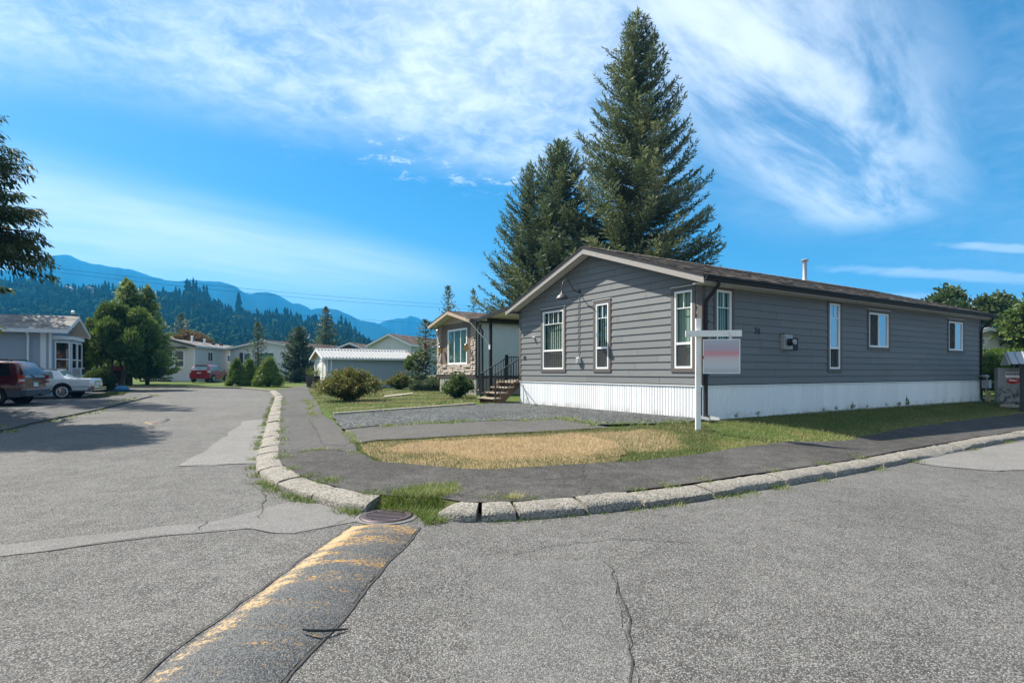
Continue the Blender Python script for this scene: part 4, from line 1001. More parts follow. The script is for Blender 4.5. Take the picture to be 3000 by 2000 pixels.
# its bay with two sash windows and a box air conditioner
by=MB(); L0=15.0
by.prism([(L0,.45),(L0+.62,.95),(L0+.62,3.4),(L0,3.9)],'z',.95,3.35); bay=by.build('bay',M['siding_blue'],lh)
MB().prism([(L0,.35),(L0+.72,.9),(L0+.72,3.5),(L0,4.0)],'z',3.35,3.52).build('bay_fascia',M['vinyl'],lh)
def bay_win(p,q,z0,z1,mid):
    p,q=Vector(p),Vector(q); d=(q-p).normalized(); nrm=Vector((d.y,-d.x,0)); c=.035
    f=MB()
    for a,b,w in(((p.x,p.y,z0),(q.x,q.y,z0),.07),((p.x,p.y,z1),(q.x,q.y,z1),.07),((p.x,p.y,z0),(p.x,p.y,z1),.07),((q.x,q.y,z0),(q.x,q.y,z1),.07),((p.x,p.y,z0+(z1-z0)*mid),(q.x,q.y,z0+(z1-z0)*mid),.05)):
        f.bar(Vector(a)+nrm*.02,Vector(b)+nrm*.02,w,.05,up=tuple(nrm))
    w=f.build('window',M['vinyl'],lh); g=MB(); o=nrm*.012
    g.add([(p.x+o.x,p.y+o.y,z0),(q.x+o.x,q.y+o.y,z0),(q.x+o.x,q.y+o.y,z1),(p.x+o.x,p.y+o.y,z1)],[(0,1,2,3)]); g.build('pane',M['glass_dark'],w)
bay_win((L0+.06,.50,0),(L0+.56,.90,0),1.55,3.2,.45); bay_win((L0+.62,1.1,0),(L0+.62,2.1,0),1.35,3.2,.5); bay_win((L0+.62,2.3,0),(L0+.62,3.25,0),1.35,3.2,.5)
ac=thing('air_conditioner','white window air conditioner sticking out of the blue grey home','air conditioner',(0,0,0))
ac.parent=None; ac.location=lh.location; ac.rotation_euler=lh.rotation_euler
MB().box(L0+.62,L0+1.05,1.18,1.85,1.42,1.84).build('case',M['vinyl'],ac); g=MB()
for k in range(8): g.box(L0+.68,L0+1.0,1.165,1.179,1.46+k*.045,1.485+k*.045)
g.build('side_louvres',M['grey_box'],ac); MB().box(L0+1.051,L0+1.06,1.22,1.81,1.46,1.80).build('back_grille',M['gutter'],ac)
g=MB(); g.tube([(L0-.9,-.33,3.7),(L0-.9,-.09,3.45),(L0-.9,-.07,1.0)],.05,8); g.build('downspout',M['vinyl'],lh,40)
MB().box(L0-.42,L0-.18,-.035,.03,.95,3.72).build('wall_batten',M['vinyl'],lh)

# white home with green trim behind the red car
wh,rw=home('mobile_home','white mobile home with dark green roof trim behind the red car',(-31.3,55.2),R(96.6),17,4.6,1.35,4.15,4.75,M['siding_cream'],.15,M['siding_cream'],'shingle_grey',M['siding_white'],
   wins=[('front',.95,1.85,2.1,3.75,0,.4),('front',2.0,2.9,2.1,3.75,0,False,'vinyl','curtain'),('front',3.05,3.9,2.1,3.75,0,.4),('right',3.0,4.3,2.7,3.7,1),('right',8.2,9.4,2.75,3.55,1),('right',11.8,12.6,1.9,3.7,0)],oh=.35,oe=.25,zg=.6,exp=.3)
for sd in(0,1):
    ya,yb=(-.25,2.3) if sd==0 else(2.3,4.85)
    MB().prism([(ya,rw(ya)-.07),(yb,rw(yb)-.07),(yb,rw(yb)+.12),(ya,rw(ya)+.12)],'x',-.40,-.371).build('rake_trim',M['green_trim'],wh)
MB().prism([(.6,3.92),(3.9,3.92),(3.6,4.1),(.9,4.1)],'x',-.35,-.02).build('window_hood',M['green_trim'],wh)
for x,zz in((3.2,.9),(6.2,.55)): MB().lathe([(.10,4.4),(.10,4.9+zz*.4),(.15,4.92+zz*.4),(.15,5.0+zz*.4),(0,5.02+zz*.4)],(x,1.6,0),n=10).build('vent_pipe',M['vinyl'],wh,40)
for x in(8.,10.2): MB().lathe([(.2,4.45),(.2,4.85),(0,4.9)],(x,1.4,0),n=10).build('roof_vent',M['gutter'],wh,40)
pb_=thing('planter_box','low dark planter box under the windows of the white home','planter',(-31.3,55.2,0),R(96.6))
q=MB(); q.box(-1.5,-.5,1.9,4.3,.55,.85); q.build('box',M['brown_dark'],pb_)

# white home with brown roof behind the cone shrubs
h3,_=home('mobile_home','white home with brown gable roof behind the three cone shrubs',(-22.6,60),R(74),16,9.2,1.4,4.15,4.95,M['siding_white'],.2,M['siding_white'],'shingle_dark',M['siding_white'],wins=[('front',6.4,7.4,1.9,3.75,0,.5,'vinyl','curtain'),('front',3.4,6.0,1.9,3.75,0,False,'vinyl','curtain'),('right',3,4.4,2.4,3.5,1)],oh=.4,oe=.4,zg=.7,exp=.3,roof_dark=M['brown_dark'])
MB().box(-.05,-.01,7.5,7.95,1.9,3.75).build('shutter',M['brown_dark'],h3)
# cluster of gables beyond the shed
home('mobile_home','cream sided home with the tall gable and brown roof beyond the shed',(-9.9,54.5),R(70),14,4.6,1.3,4.25,5.25,M['siding_white'],.16,M['vinyl'],'shingle_dark',wins=[],oh=.3,oe=.3,zg=.7,exp=.3,sides=('front','right'))
h5,_=home('mobile_home','small grey gabled home half hidden behind the shed roof',(-17.6,66),R(80),12,3.2,1.3,4.35,4.95,M['siding_white'],.16,M['vinyl'],'shingle_dark',wins=[],oh=.3,oe=.3,zg=.7,exp=.3,sides=('front','right'))
MB().prism([(.35,4.4),(2.85,4.4),(1.6,4.82)],'x',-.05,-.02).build('gable_panel',M['brown_dark'],h5)
vp=thing('chimney_pipe','shiny metal chimney pipe on the brown roof beyond the shed','chimney',(-7.6,57.5,0))
MB().lathe([(.16,4.2),(.16,5.5),(.28,5.52),(.28,5.62),(.16,5.64),(.16,5.8),(.26,5.82),(.1,6.0),(0,6.0)],n=12).build('pipe',M['steel'],vp,40)

# long shed with a white metal roof, number 43
sh=thing('shed','long blue grey garden shed with ribbed white metal roof','shed',(-12.5,37.6,0),HR)
SL_,SW,SZ,SE,SR=6.25,3.3,.50,2.55,3.12
ss=(SR-SE)/(SW/2); sr=lambda y: SR-ss*abs(y-SW/2)
m=MB(); siding_strips(m,0,SL_,SZ,SE,'right',.118,[],SL_,SW); m.build('long_wall',M['siding_blue'],sh)
m=MB(); siding_strips(m,0,SW,SZ,SR-.02,'front',.118,[(.75,2.25,SZ,2.42)],SL_,SW,(SE,ss)); m.build('front_wall',M['siding_white'],sh)
box('wall_back',M['interior'],sh,.03,SL_,.03,SW,SZ,SE-.05)
for sd in(-1,1):
    ya,yb=(-.22,SW/2) if sd<0 else (SW/2,SW+.22); rm=MB(); n=int((SL_+.45)/.225)
    for k in range(n):
        a=-.3+k*.225
        for q0,q1,d0,d1 in((0,.12,0,.07),(.12,.25,.07,.07),(.25,.38,.07,0),(.38,1,0,0)):
            x0,x1=a+q0*.225,a+q1*.225
            rm.add([(x0,ya,sr(ya)+.09+d0),(x1,ya,sr(ya)+.09+d1),(x1,yb,sr(yb)+.09+d1),(x0,yb,sr(yb)+.09+d0)],[(0,1,2,3)])
    rm.build('metal_roof',M['metal_roof'],sh)
    MB().prism([(ya,sr(ya)-.04),(yb,sr(yb)-.04),(yb,sr(yb)+.08),(ya,sr(ya)+.08)],'x',-.32,-.28).build('barge_board',M['vinyl'],sh)
    MB().prism([(ya,sr(ya)+.04),(yb,sr(yb)+.04),(yb,sr(yb)+.08),(ya,sr(ya)+.08)],'x',-.279,SL_+.14).build('roof_board',M['wood_new'],sh)
MB().prism([(SW/2-.2,SR+.065),(SW/2,SR+.14),(SW/2+.2,SR+.065)],'x',-.32,SL_+.15).build('ridge_cap',M['metal_roof'],sh)
MB().box(-.3,SL_+.1,-.30,-.21,SE-.10,SE+.02).build('gutter',M['vinyl'],sh)
MB().box(.02,.12,-.06,-.02,SZ,SE).build('corner_trim',M['vinyl'],sh); MB().box(.30,.38,-.09,-.02,SZ,SE-.05).build('downspout',M['vinyl'],sh)
dr=MB().box(-.03,.0,.85,2.15,SZ,2.35).build('door',M['white_paint'],sh)
for z in(.75,1.2,1.65): MB().box(-.045,-.031,.95,2.05,z,z+.33).build('door_panel',M['white_paint'],dr)
for y in(.75,2.15): MB().box(-.05,.02,y,y+.10,SZ,2.42).build('door_jamb',M['vinyl'],sh)
MB().box(-.06,.02,.7,2.3,2.36,2.48).build('door_head',M['vinyl'],sh)
text('43',.30,'house_number',M['black'],sh,(.95,-.030,1.62),(R(90),0,0))
MB().box(1.3,2.9,-.024,-.012,1.52,1.70).build('name_plate',M['siding_white'],sh)
fg=thing('flag','small orange and white pennant flag above the end of the shed','flag',(-6.5,41.2,0))
MB().tube([(0,0,.6),(0,0,3.95)],.018,6).build('flagpole',M['vinyl'],fg)
f=MB(); n=6
for k in range(n):
    x0,x1=k*.06,(k+1)*.06; f.add([(x0,.03*math.sin(k),3.85-.02*k-.03*k),(x1,.03*math.sin(k+1),3.85-.05*(k+1)),(x1,.03*math.sin(k+1),3.33+.02*(k+1)),(x0,.03*math.sin(k),3.33+.02*k)],[(0,1,2,3)])
f.build('pennant',M['terracotta'],fg,60); MB().add([(-.0,0,3.85),(-.14,.02,3.3),(-.10,.02,3.1),(0,0,3.3)],[(0,1,2,3)]).build('tail',M['vinyl'],fg)
# white house beyond the hedge on the right
home('house','white house with gable vent and wide window beyond the clipped hedge',(31.9,33.6),R(70),10,5.4,.8,3.35,4.2,M['siding_white'],.2,M['vinyl'],'shingle_grey',wins=[('front',1.1,3.0,2.45,3.05,2,False,'vinyl'),('front',2.75,3.1,3.3,3.7,2,.5,'vinyl')],oh=.35,oe=.35,zg=.3,exp=.3,sides=('front','right','left'))

# ---------------------------------------------------------------- vehicles
M['maroon']=mat('maroon_paint',(.085,.008,.014),.28,var=.05,coat=.6)
M['red']=mat('red_paint',(.30,.012,.018),.25,var=.04,coat=.6)
M['white_car']=mat('white_car_paint',(.72,.73,.72),.3,var=.03,coat=.4)
M['cladding']=mat('grey_cladding',(.055,.065,.08),.55)
M['car_glass']=mat('car_glass',(.016,.022,.028),.06,var=.05,spec=.8)
M['car_glass_light']=mat('pale_car_glass',(.20,.27,.28),.08,var=.2,spec=.8)
M['tyre']=mat('tyre_rubber',(.016,.016,.017),.8)
M['chrome']=mat('chrome',(.75,.76,.78),.14,.95,var=.05)
M['alloy']=mat('alloy_wheel',(.62,.64,.67),.3,.7,var=.05)
M['tail_red']=mat('red_lamp',(.42,.012,.012),.18)
M['lamp_clear']=mat('clear_lamp',(.62,.66,.68),.12)
M['amber']=mat('amber_lamp',(.65,.22,.03),.2)
M['plate']=mat('number_plate',(.62,.66,.68),.4)
M['vinyl_top']=mat('vinyl_roof',(.62,.60,.55),.75,var=.08)
def interp(st,x,k):
    xs=[s[0] for s in st]; return float(np.interp(x,xs,[s[k] for s in st]))
def car_body(st,name,m,parent):
    """loft: stations (x, z under, z belt, half-width belt, z roof, half-width roof) from rear to front"""
    mb=MB(); K=None
    for (x,zu,zb,wb,zt,wt) in st:
        zm=zu+(zb-zu)*.45
        half=[(.0,zu),(wb*.86,zu),(wb*.97,zu+.06),(wb*1.0,zm),(wb*.985,zb-.05),(wb*.955,zb),(wt+(wb-wt)*.12,zt-(zt-zb)*.14),(wt*.94,zt-(zt-zb)*.035),(wt*.6,zt),(0,zt+.008)]
        ring=[(y,z) for y,z in half]+[(-y,z) for y,z in half[-2:0:-1]]; K=len(ring)
        mb.v+=[(x,y,z) for y,z in ring]
    n=len(st)
    for i in range(n-1):
        for k in range(K): mb.f.append((i*K+k,i*K+(k+1)%K,(i+1)*K+(k+1)%K,(i+1)*K+k))
    mb.f.append(tuple(range(K))[::-1]); mb.f.append(tuple(range((n-1)*K,n*K)))
    return mb.build(name,m,parent,42)
def side_pt(st,x,f,s,off):
    zb,wb,zt,wt=[interp(st,x,k) for k in(2,3,4,5)]
    y0,z0=wb*.955,zb; y1,z1=wt+(wb-wt)*.12,zt-(zt-zb)*.14
    return (x,s*(y0+(y1-y0)*f+off),z0+(z1-z0)*f)
def side_window(st,poly,s,m,name,parent,off=.012):
    """poly: list of (x, f) with f 0 at the belt and 1 at the roof edge"""
    a=[side_pt(st,x,f,s,off) for x,f in poly]; b=[side_pt(st,x,f,s,-.02) for x,f in poly]; n=len(a)
    mb=MB().add(a+b,[tuple(range(n)) if s<0 else tuple(range(n))[::-1]]+[(i,(i+1)%n,n+(i+1)%n,n+i) for i in range(n)])
    return mb.build(name,m,parent)
def wheel(name,parent,x,y,z,r,w,style):
    t=MB(); s=-1 if y<0 else 1
    t.lathe([(r*.62,-w/2),(r*.94,-w/2),(r,-w/2+.03),(r,w/2-.03),(r*.94,w/2),(r*.62,w/2)],(x,y,z),'y',26); o=t.build(name,M['tyre'],parent,50)
    e=w/2*s
    if style=='alloy':
        m=MB(); m.lathe([(r*.66,e*1.0),(r*.60,e*1.0+.004*s),(r*.56,e*.6)],(x,y,z),'y',26); m.lathe([(.0,e*1.0),(r*.16,e*.98)],(x,y,z),'y',12)
        for k in range(5):
            a=2*math.pi*k/5+.3; c,sn=math.cos(a),math.sin(a); p=Vector((x+c*r*.12,y+e*.95,z+sn*r*.12)); q=Vector((x+c*r*.60,y+e*.93,z+sn*r*.60)); m.bar(p,q,.03,r*.17,up=(0,1,0)) if False else m.bar(p,q,r*.17,.03,up=(0,1,0))
        m.build('rim',M['alloy'],o); MB().lathe([(r*.57,e*.55),(0,e*.5)],(x,y,z),'y',20).build('wheel_back',M['hole'],o)
    else:
        m=MB(); m.lathe([(r*.62,e*1.0),(r*.56,e*1.06),(r*.40,e*1.0),(r*.30,e*1.12),(r*.12,e*1.16),(0,e*1.16)],(x,y,z),'y',26); m.build('hubcap',M['chrome'],o,30)
        MB().lathe([(r*.75,e*1.012),(r*.70,e*1.02),(r*.66,e*1.012)],(x,y,z),'y',26).build('white_stripe',M['vinyl'],o)
        MB().lathe([(r*.46,e*1.04),(r*.38,e*1.05)],(x,y,z),'y',26).build('hub_ring',M['cladding'],o)
def arch(parent,x,y,z,r,s):
    MB().lathe([(r,s*.0),(r,s*.012),(0,s*.012)],(x,y,z),'y',26).build('wheel_arch',M['hole'],parent)
def vehicle(name,label,cat,loc,rz): return thing(name,label,cat,(loc[0],loc[1],float(terr(loc[0],loc[1]))),rz)
# --- maroon minivan, its tail towards us
van=vehicle('minivan','maroon minivan with grey lower cladding and roof rails','van',(-19.25+(-2.45*math.cos(R(17)))-.05,22.7-2.45*math.sin(R(17))),R(17+180))
sv=[(-2.42,.42,1.02,.80,1.06,.74),(-2.40,.36,1.06,.92,1.30,.84),(-2.34,.32,1.08,.96,1.46,.82),(-2.20,.30,1.09,.97,1.66,.76),(-2.02,.30,1.09,.975,1.73,.745),(-1.0,.30,1.08,.985,1.76,.76),(.3,.30,1.06,.985,1.75,.76),(.85,.30,1.05,.98,1.70,.74),(1.55,.30,1.03,.96,1.22,.80),(2.15,.32,.95,.92,.99,.78),(2.42,.42,.80,.80,.82,.6)]
car_body(sv,'body',M['maroon'],van)
for s in(-1,1):
    side_window(sv,[(-2.02,.10),(-.95,.06),(-.95,.92),(-1.90,.92)],s,M['car_glass'],'side_window',van)
    side_window(sv,[(-.86,.06),(.05,.05),(.05,.92),(-.86,.92)],s,M['car_glass'],'side_window',van)
    side_window(sv,[(.14,.05),(1.15,.05),(.72,.92),(.14,.92)],s,M['car_glass'],'side_window',van)
    MB().prism([(-2.36,.33),(2.2,.33),(2.2,.62),(-2.36,.62)],'y',s*.955-.035,s*.955+.035).build('cladding',M['cladding'],van)
    MB().tube([(-1.95,s*.62,1.72),(-1.8,s*.63,1.80),(.3,s*.63,1.82),(.5,s*.62,1.73)],.022,6).build('roof_rail',M['black'],van,50)
    for x in(-1.53,1.42): arch(van,x,s*.985,.36,.42,s); wheel('wheel',van,x,s*.90,.335,.335,.22,'alloy')
    MB().box(-2.46,-2.28,s*.955-.09,s*.955+.025,.86,1.18).build('tail_lamp',M['tail_red'],van)
    MB().box(-2.465,-2.32,s*.955-.07,s*.955+.03,.93,1.02).build('reverse_lamp',M['lamp_clear'],van)
MB().add([(-2.435,-.80,1.10),(-2.435,.80,1.10),(-2.14,.70,1.66),(-2.14,-.70,1.66),(-2.36,-.80,1.10),(-2.36,.80,1.10),(-2.06,.70,1.66),(-2.06,-.70,1.66)],[(0,3,2,1),(4,5,6,7),(0,1,5,4),(2,3,7,6),(0,4,7,3),(1,2,6,5)]).build('rear_window',M['car_glass_light'],van)
MB().box(-2.55,-2.34,-.95,.95,.36,.60).build('rear_bumper',M['cladding'],van); MB().box(-2.565,-2.35,-.93,.93,.60,.635).build('bumper_step',M['grey_box'],van)
MB().box(-2.455,-2.42,-.17,.17,.72,.88).build('number_plate',M['plate'],van); MB().box(-2.46,-2.40,-.34,.34,.90,.94).build('tailgate_handle',M['chrome'],van)
MB().tube([(-2.45,.1,1.09),(-2.40,.35,1.22)],.012,5).build('wiper',M['black'],van); MB().box(-2.66,-2.50,-.05,.05,.36,.43).build('tow_hitch',M['black'],van)
# --- white sedan with vinyl roof, its tail towards the street
th=R(201)
sed=vehicle('sedan','old white sedan with vinyl roof and whitewall tyres','car',(-22.75,26.7),th)
sd_=[(-2.46,.42,.86,.80,.88,.66),(-2.42,.34,.90,.89,.93,.74),(-1.5,.28,.93,.90,.96,.74),(-1.38,.28,.93,.90,1.00,.70),(-1.12,.28,.93,.90,1.34,.60),(-.6,.28,.92,.90,1.385,.60),(.1,.28,.92,.90,1.36,.60),(.22,.28,.92,.90,1.33,.60),(.72,.28,.92,.90,.955,.72),(.85,.28,.92,.90,.945,.74),(2.36,.30,.86,.89,.885,.74),(2.42,.36,.84,.87,.865,.72)]
car_body(sd_,'body',M['white_car'],sed)
for s in(-1,1):
    side_window(sd_,[(-.38,.08),(.52,.08),(.16,.90),(-.38,.90)],s,M['car_glass_light'],'side_window',sed)
    side_window(sd_,[(-1.0,.08),(-.50,.08),(-.50,.90),(-.88,.90)],s,M['car_glass_light'],'side_window',sed)
    MB().prism([(-2.4,.30),(2.34,.30),(2.34,.38),(-2.4,.38)],'y',s*.90-.03,s*.90+.018).build('sill_trim',M['cladding'],sed)
    MB().prism([(-2.4,.56),(2.36,.56),(2.36,.575),(-2.4,.575)],'y',s*.90-.02,s*.90+.012).build('side_moulding',M['chrome'],sed)
    for x in(-1.35,1.40): arch(sed,x,s*.905,.36,.385,s); wheel('wheel',sed,x,s*.83,.315,.315,.19,'cap')
    MB().box(2.40,2.465,s*.62-.20,s*.62+.20,.62,.76).build('headlight',M['lamp_clear'],sed); MB().box(2.40,2.462,s*.62-.2,s*.62+.22,.56,.61).build('turn_lamp',M['amber'],sed)
    MB().bar((.58,s*.93,.93),(.58,s*1.05,.98),.10,.09).build('door_mirror',M['white_car'],sed)
ws=MB().add([(.245,-.60,1.315),(.245,.60,1.315),(.735,.74,.965),(.735,-.74,.965),(.22,-.6,1.27),(.22,.6,1.27),(.70,.74,.93),(.70,-.74,.93)],[(0,3,2,1),(4,5,6,7),(0,1,5,4),(2,3,7,6),(0,4,7,3),(1,2,6,5)]).build('windscreen',M['car_glass'],sed)
MB().box(-1.05,.06,-.60,.60,1.372,1.402).build('vinyl_roof',M['vinyl_top'],sed)
gr=MB(); gr.box(2.41,2.46,-.40,.40,.58,.80); gr=gr.build('grille',M['chrome'],sed)
sl=MB(); 
for k in range(9): sl.box(2.461,2.468,-.36+k*.085,-.30+k*.085,.61,.77)
sl.build('grille_slots',M['gutter'],gr)
for q in(-1,1):
    MB().box(-2.475,-2.40,q*.60-.21,q*.60+.21,.58,.70).build('tail_lamp',M['lamp_clear'],sed); MB().box(-2.472,-2.40,q*.60-.22,q*.60+.25,.505,.575).build('tail_strip',M['tail_red'],sed)
    MB().lathe([(.085,q*.001),(.085,q*.006),(.075,q*.006)],(-1.92,q*.905,.77),'y',18).build('fuel_flap',M['white_car'],sed)
MB().box(-2.468,-2.40,-.36,.36,.58,.80).build('boot_panel',M['chrome'],sed); MB().box(-2.482,-2.469,-.16,.16,.62,.74).build('number_plate',M['plate'],sed)
MB().box(-2.60,-2.38,-.92,.92,.36,.52).build('rear_bumper',M['chrome'],sed); MB().box(-2.612,-2.601,-.90,.90,.42,.46).build('bumper_strip',M['black'],sed)
MB().add([(-1.385,-.66,.985),(-1.385,.66,.985),(-1.155,.56,1.315),(-1.155,-.56,1.315),(-1.33,-.66,.985),(-1.33,.66,.985),(-1.10,.56,1.315),(-1.10,-.56,1.315)],[(0,3,2,1),(4,5,6,7),(0,1,5,4),(2,3,7,6),(0,4,7,3),(1,2,6,5)]).build('rear_window',M['car_glass_light'],sed)
MB().box(2.36,2.56,-.92,.92,.40,.56).build('front_bumper',M['chrome'],sed); MB().box(2.561,2.572,-.90,.90,.455,.50).build('bumper_strip',M['black'],sed)
# --- red hatchback by the white home
hb=vehicle('hatchback','red hatchback parked beside the white home with green trim','car',(-28.0,51.9),R(93.8))
sh_=[(-2.06,.40,.95,.74,1.00,.66),(-2.04,.30,1.0,.85,1.06,.72),(-1.95,.28,1.03,.88,1.22,.70),(-1.72,.26,1.03,.89,1.50,.62),(-1.3,.26,1.01,.89,1.54,.62),(-.3,.26,.98,.89,1.56,.62),(.25,.26,.96,.89,1.50,.60),(1.1,.26,.93,.88,1.02,.70),(1.75,.28,.86,.84,.90,.66),(2.1,.40,.70,.70,.72,.5)]
car_body(sh_,'body',M['red'],hb)
for s in(-1,1):
    side_window(sh_,[(-1.62,.15),(-1.05,.08),(-1.05,.9),(-1.52,.86)],s,M['car_glass_light'],'side_window',hb)
    side_window(sh_,[(-.98,.08),(-.2,.06),(-.2,.9),(-.98,.9)],s,M['car_glass_light'],'side_window',hb)
    side_window(sh_,[(-.12,.06),(.85,.08),(.3,.88),(-.12,.9)],s,M['car_glass_light'],'side_window',hb)
    for x in(-1.28,1.32): arch(hb,x,s*.893,.34,.38,s); wheel('wheel',hb,x,s*.82,.31,.31,.2,'alloy')
    MB().box(-2.07,-1.86,s*.80-.11,s*.80+.075,.84,1.06).build('tail_lamp',M['lamp_clear' ],hb)
    MB().bar((.75,s*.90,1.0),(.75,s*1.04,1.05),.12,.1).build('door_mirror',M['red'],hb)
MB().add([(-2.055,-.66,1.07),(-2.055,.66,1.07),(-1.80,.57,1.46),(-1.80,-.57,1.46),(-1.98,-.66,1.07),(-1.98,.66,1.07),(-1.73,.57,1.46),(-1.73,-.57,1.46)],[(0,3,2,1),(4,5,6,7),(0,1,5,4),(2,3,7,6),(0,4,7,3),(1,2,6,5)]).build('rear_window',M['car_glass_light'],hb)
MB().box(-1.86,-1.62,-.56,.56,1.50,1.54).build('spoiler',M['red'],hb); MB().box(-2.14,-1.95,-.80,.80,.36,.62).build('rear_bumper',M['red'],hb)
MB().box(-2.085,-2.05,-.16,.16,.78,.88).build('number_plate',M['plate'],hb)

# ---------------------------------------------------------------- street furniture and loose things
px_,py_=[(3.944, 11.868)][0]; pz=float(terr(px_,py_))
post=thing('sign_post','white painted wooden sign post with a cross arm on the lawn','sign post',(px_,py_,pz),R(-8))
MB().box(-.05,.05,-.05,.05,-.1,2.36).build('upright',M['white_paint'],post)
MB().box(-.27,.86,-.105,-.052,1.97,2.10).build('cross_arm',M['white_paint'],post)
hs_=thing('hanging_sign','grey and red real estate sign board hanging from the white post','sign',(px_,py_,pz),R(-8))
def signmat():
    m,t=newmat('blurred_print'); co=t.n('ShaderNodeTexCoord').outputs['Object']; s=t.n('ShaderNodeSeparateXYZ',{0:co})
    z=t.mapr(s.outputs[2],1.22,1.90,0,1,False)
    c=t.ramp(z,[(0.0,(.42,.43,.45)),(.22,(.55,.55,.57)),(.42,(.58,.50,.50)),(.58,(.60,.27,.29)),(.74,(.42,.36,.42)),(1.0,(.42,.42,.46))],'EASE')
    finish(t,t.n('ShaderNodeBsdfPrincipled',{'Base Color':c,'Roughness':.35})); return m
M['sign']=signmat()
MB().box(.10,.815,-.094,-.082,1.21,1.90).build('board',M['sign'],hs_)
f=MB()
for a in((.085,.83,-.097,-.079,1.195,1.21),(.085,.83,-.097,-.079,1.90,1.915),(.085,.10,-.097,-.079,1.21,1.90),(.815,.83,-.097,-.079,1.21,1.90)): f.box(*a)
f.build('frame',M['vinyl'],hs_)
for x in(.22,.68): MB().tube([(x,-.088,1.91),(x,-.088,1.975)],.008,6).build('hook',M['steel'],hs_)
MB().box(.078,.10,-.10,-.076,1.50,1.57).build('red_tab',M['tail_red'],hs_)
# community mailbox under its own little roof
M['post_green']=mat('dark_green_post',(.012,.025,.022),.5)
bx_=thing('mailbox_shelter','green posted mailbox shelter with a pale metal roof','shelter',(18.95,20.8,float(terr(18.95,20.8))-.02),R(-34))
for x,y in((0,0),(2.6,0),(0,1.1),(2.6,1.1)): MB().box(x-.06,x+.06,y-.06,y+.06,0,1.78).build('post',M['post_green'],bx_)
rf_=MB()
for k in range(16):
    a=-.38+k*.22; b=a+.22
    for q0,q1,d0,d1 in((0,.15,0,.03),(.15,.3,.03,0),(.3,1,0,0)):
        rf_.add([(a+q0*.22,-.42,1.76+d0),(a+q1*.22,-.42,1.76+d1),(a+q1*.22,.65,2.24+d1),(a+q0*.22,.65,2.24+d0)],[(0,1,2,3)]); rf_.add([(a+q0*.22,.65,2.24+d0),(a+q1*.22,.65,2.24+d1),(a+q1*.22,1.72,1.76+d1),(a+q0*.22,1.72,1.76+d0)],[(0,1,2,3)])
rf_.build('roof',M['steel'],bx_); MB().prism([(-.42,1.73),(1.72,1.73),(1.72,1.75),(.65,2.22),(-.42,1.75)],'x',-.41,-.385).build('gable_panel',M['grey_box'],bx_)
mx=thing('community_mailbox','grey community mailbox with a red oval emblem and small locked doors','mailbox',(19.12,21.5,float(terr(19.12,21.5))),R(-30))
def boxprint():
    m,t=newmat('mailbox_print'); co=t.n('ShaderNodeTexCoord').outputs['Object']; n=t.noise(co,5.5,5,.7); z=t.n('ShaderNodeSeparateXYZ',{0:co}).outputs[2]
    k=t.math('MULTIPLY',t.mapr(n,.50,.56),t.math('SUBTRACT',1.0,t.mapr(z,.55,.95)))
    c=t.mix(k,(.25,.25,.235),(.055,.05,.05)); finish(t,t.n('ShaderNodeBsdfPrincipled',{'Base Color':c,'Roughness':.45})); return m
M['boxprint']=boxprint()
MB().box(-.28,.28,0,.5,0,.12).build('base',M['strip'],mx); MB().box(-.36,.36,-.02,.50,.20,1.52).build('case',M['boxprint'],mx)
MB().box(-.18,.18,.1,.4,.12,.2).build('foot',M['grey_box'],mx)
lb=MB().box(-.13,.33,-.032,-.021,1.15,1.36).build('label_panel',M['vinyl'],mx)
e=MB(); n=28; e.add([(.10+.21*math.cos(2*math.pi*k/n),-.036,1.02+.115*math.sin(2*math.pi*k/n)) for k in range(n)]+[(.10+.21*math.cos(2*math.pi*k/n),-.021,1.02+.115*math.sin(2*math.pi*k/n)) for k in range(n)],[tuple(range(n))]+[(i,(i+1)%n,n+(i+1)%n,n+i) for i in range(n)])
em=e.build('emblem',M['tail_red'],mx)
MB().add([(-.03,-.040,1.03),(.22,-.040,1.00),(.12,-.040,1.04),(.22,-.040,1.055),(.07,-.040,1.065),(-.02,-.040,1.09)],[(0,1,2,3,4,5)]).build('emblem_wing',M['vinyl'],em)
lt=MB()
for k in range(7): lt.box(-.11+k*.06,-.07+k*.06,-.036,-.033,1.24,1.33)
lt.build('letters',M['gutter'],lb)
m2_=thing('community_mailbox','pale community mailbox with rows of small doors at the picture edge','mailbox',(20.25,21.55,float(terr(20.25,21.55))),R(-34))
MB().box(-.36,1.3,-.02,.5,.35,1.58).build('case',M['steel'],m2_); MB().box(-.3,1.2,.02,.46,0,.35).build('pedestal',M['green_trim'],m2_)
for i in range(7):
    for j in range(6): MB().box(-.33+i*.23,-.12+i*.23,-.032,-.021,.62+j*.155,.76+j*.155).build('door',M['vinyl'],m2_)
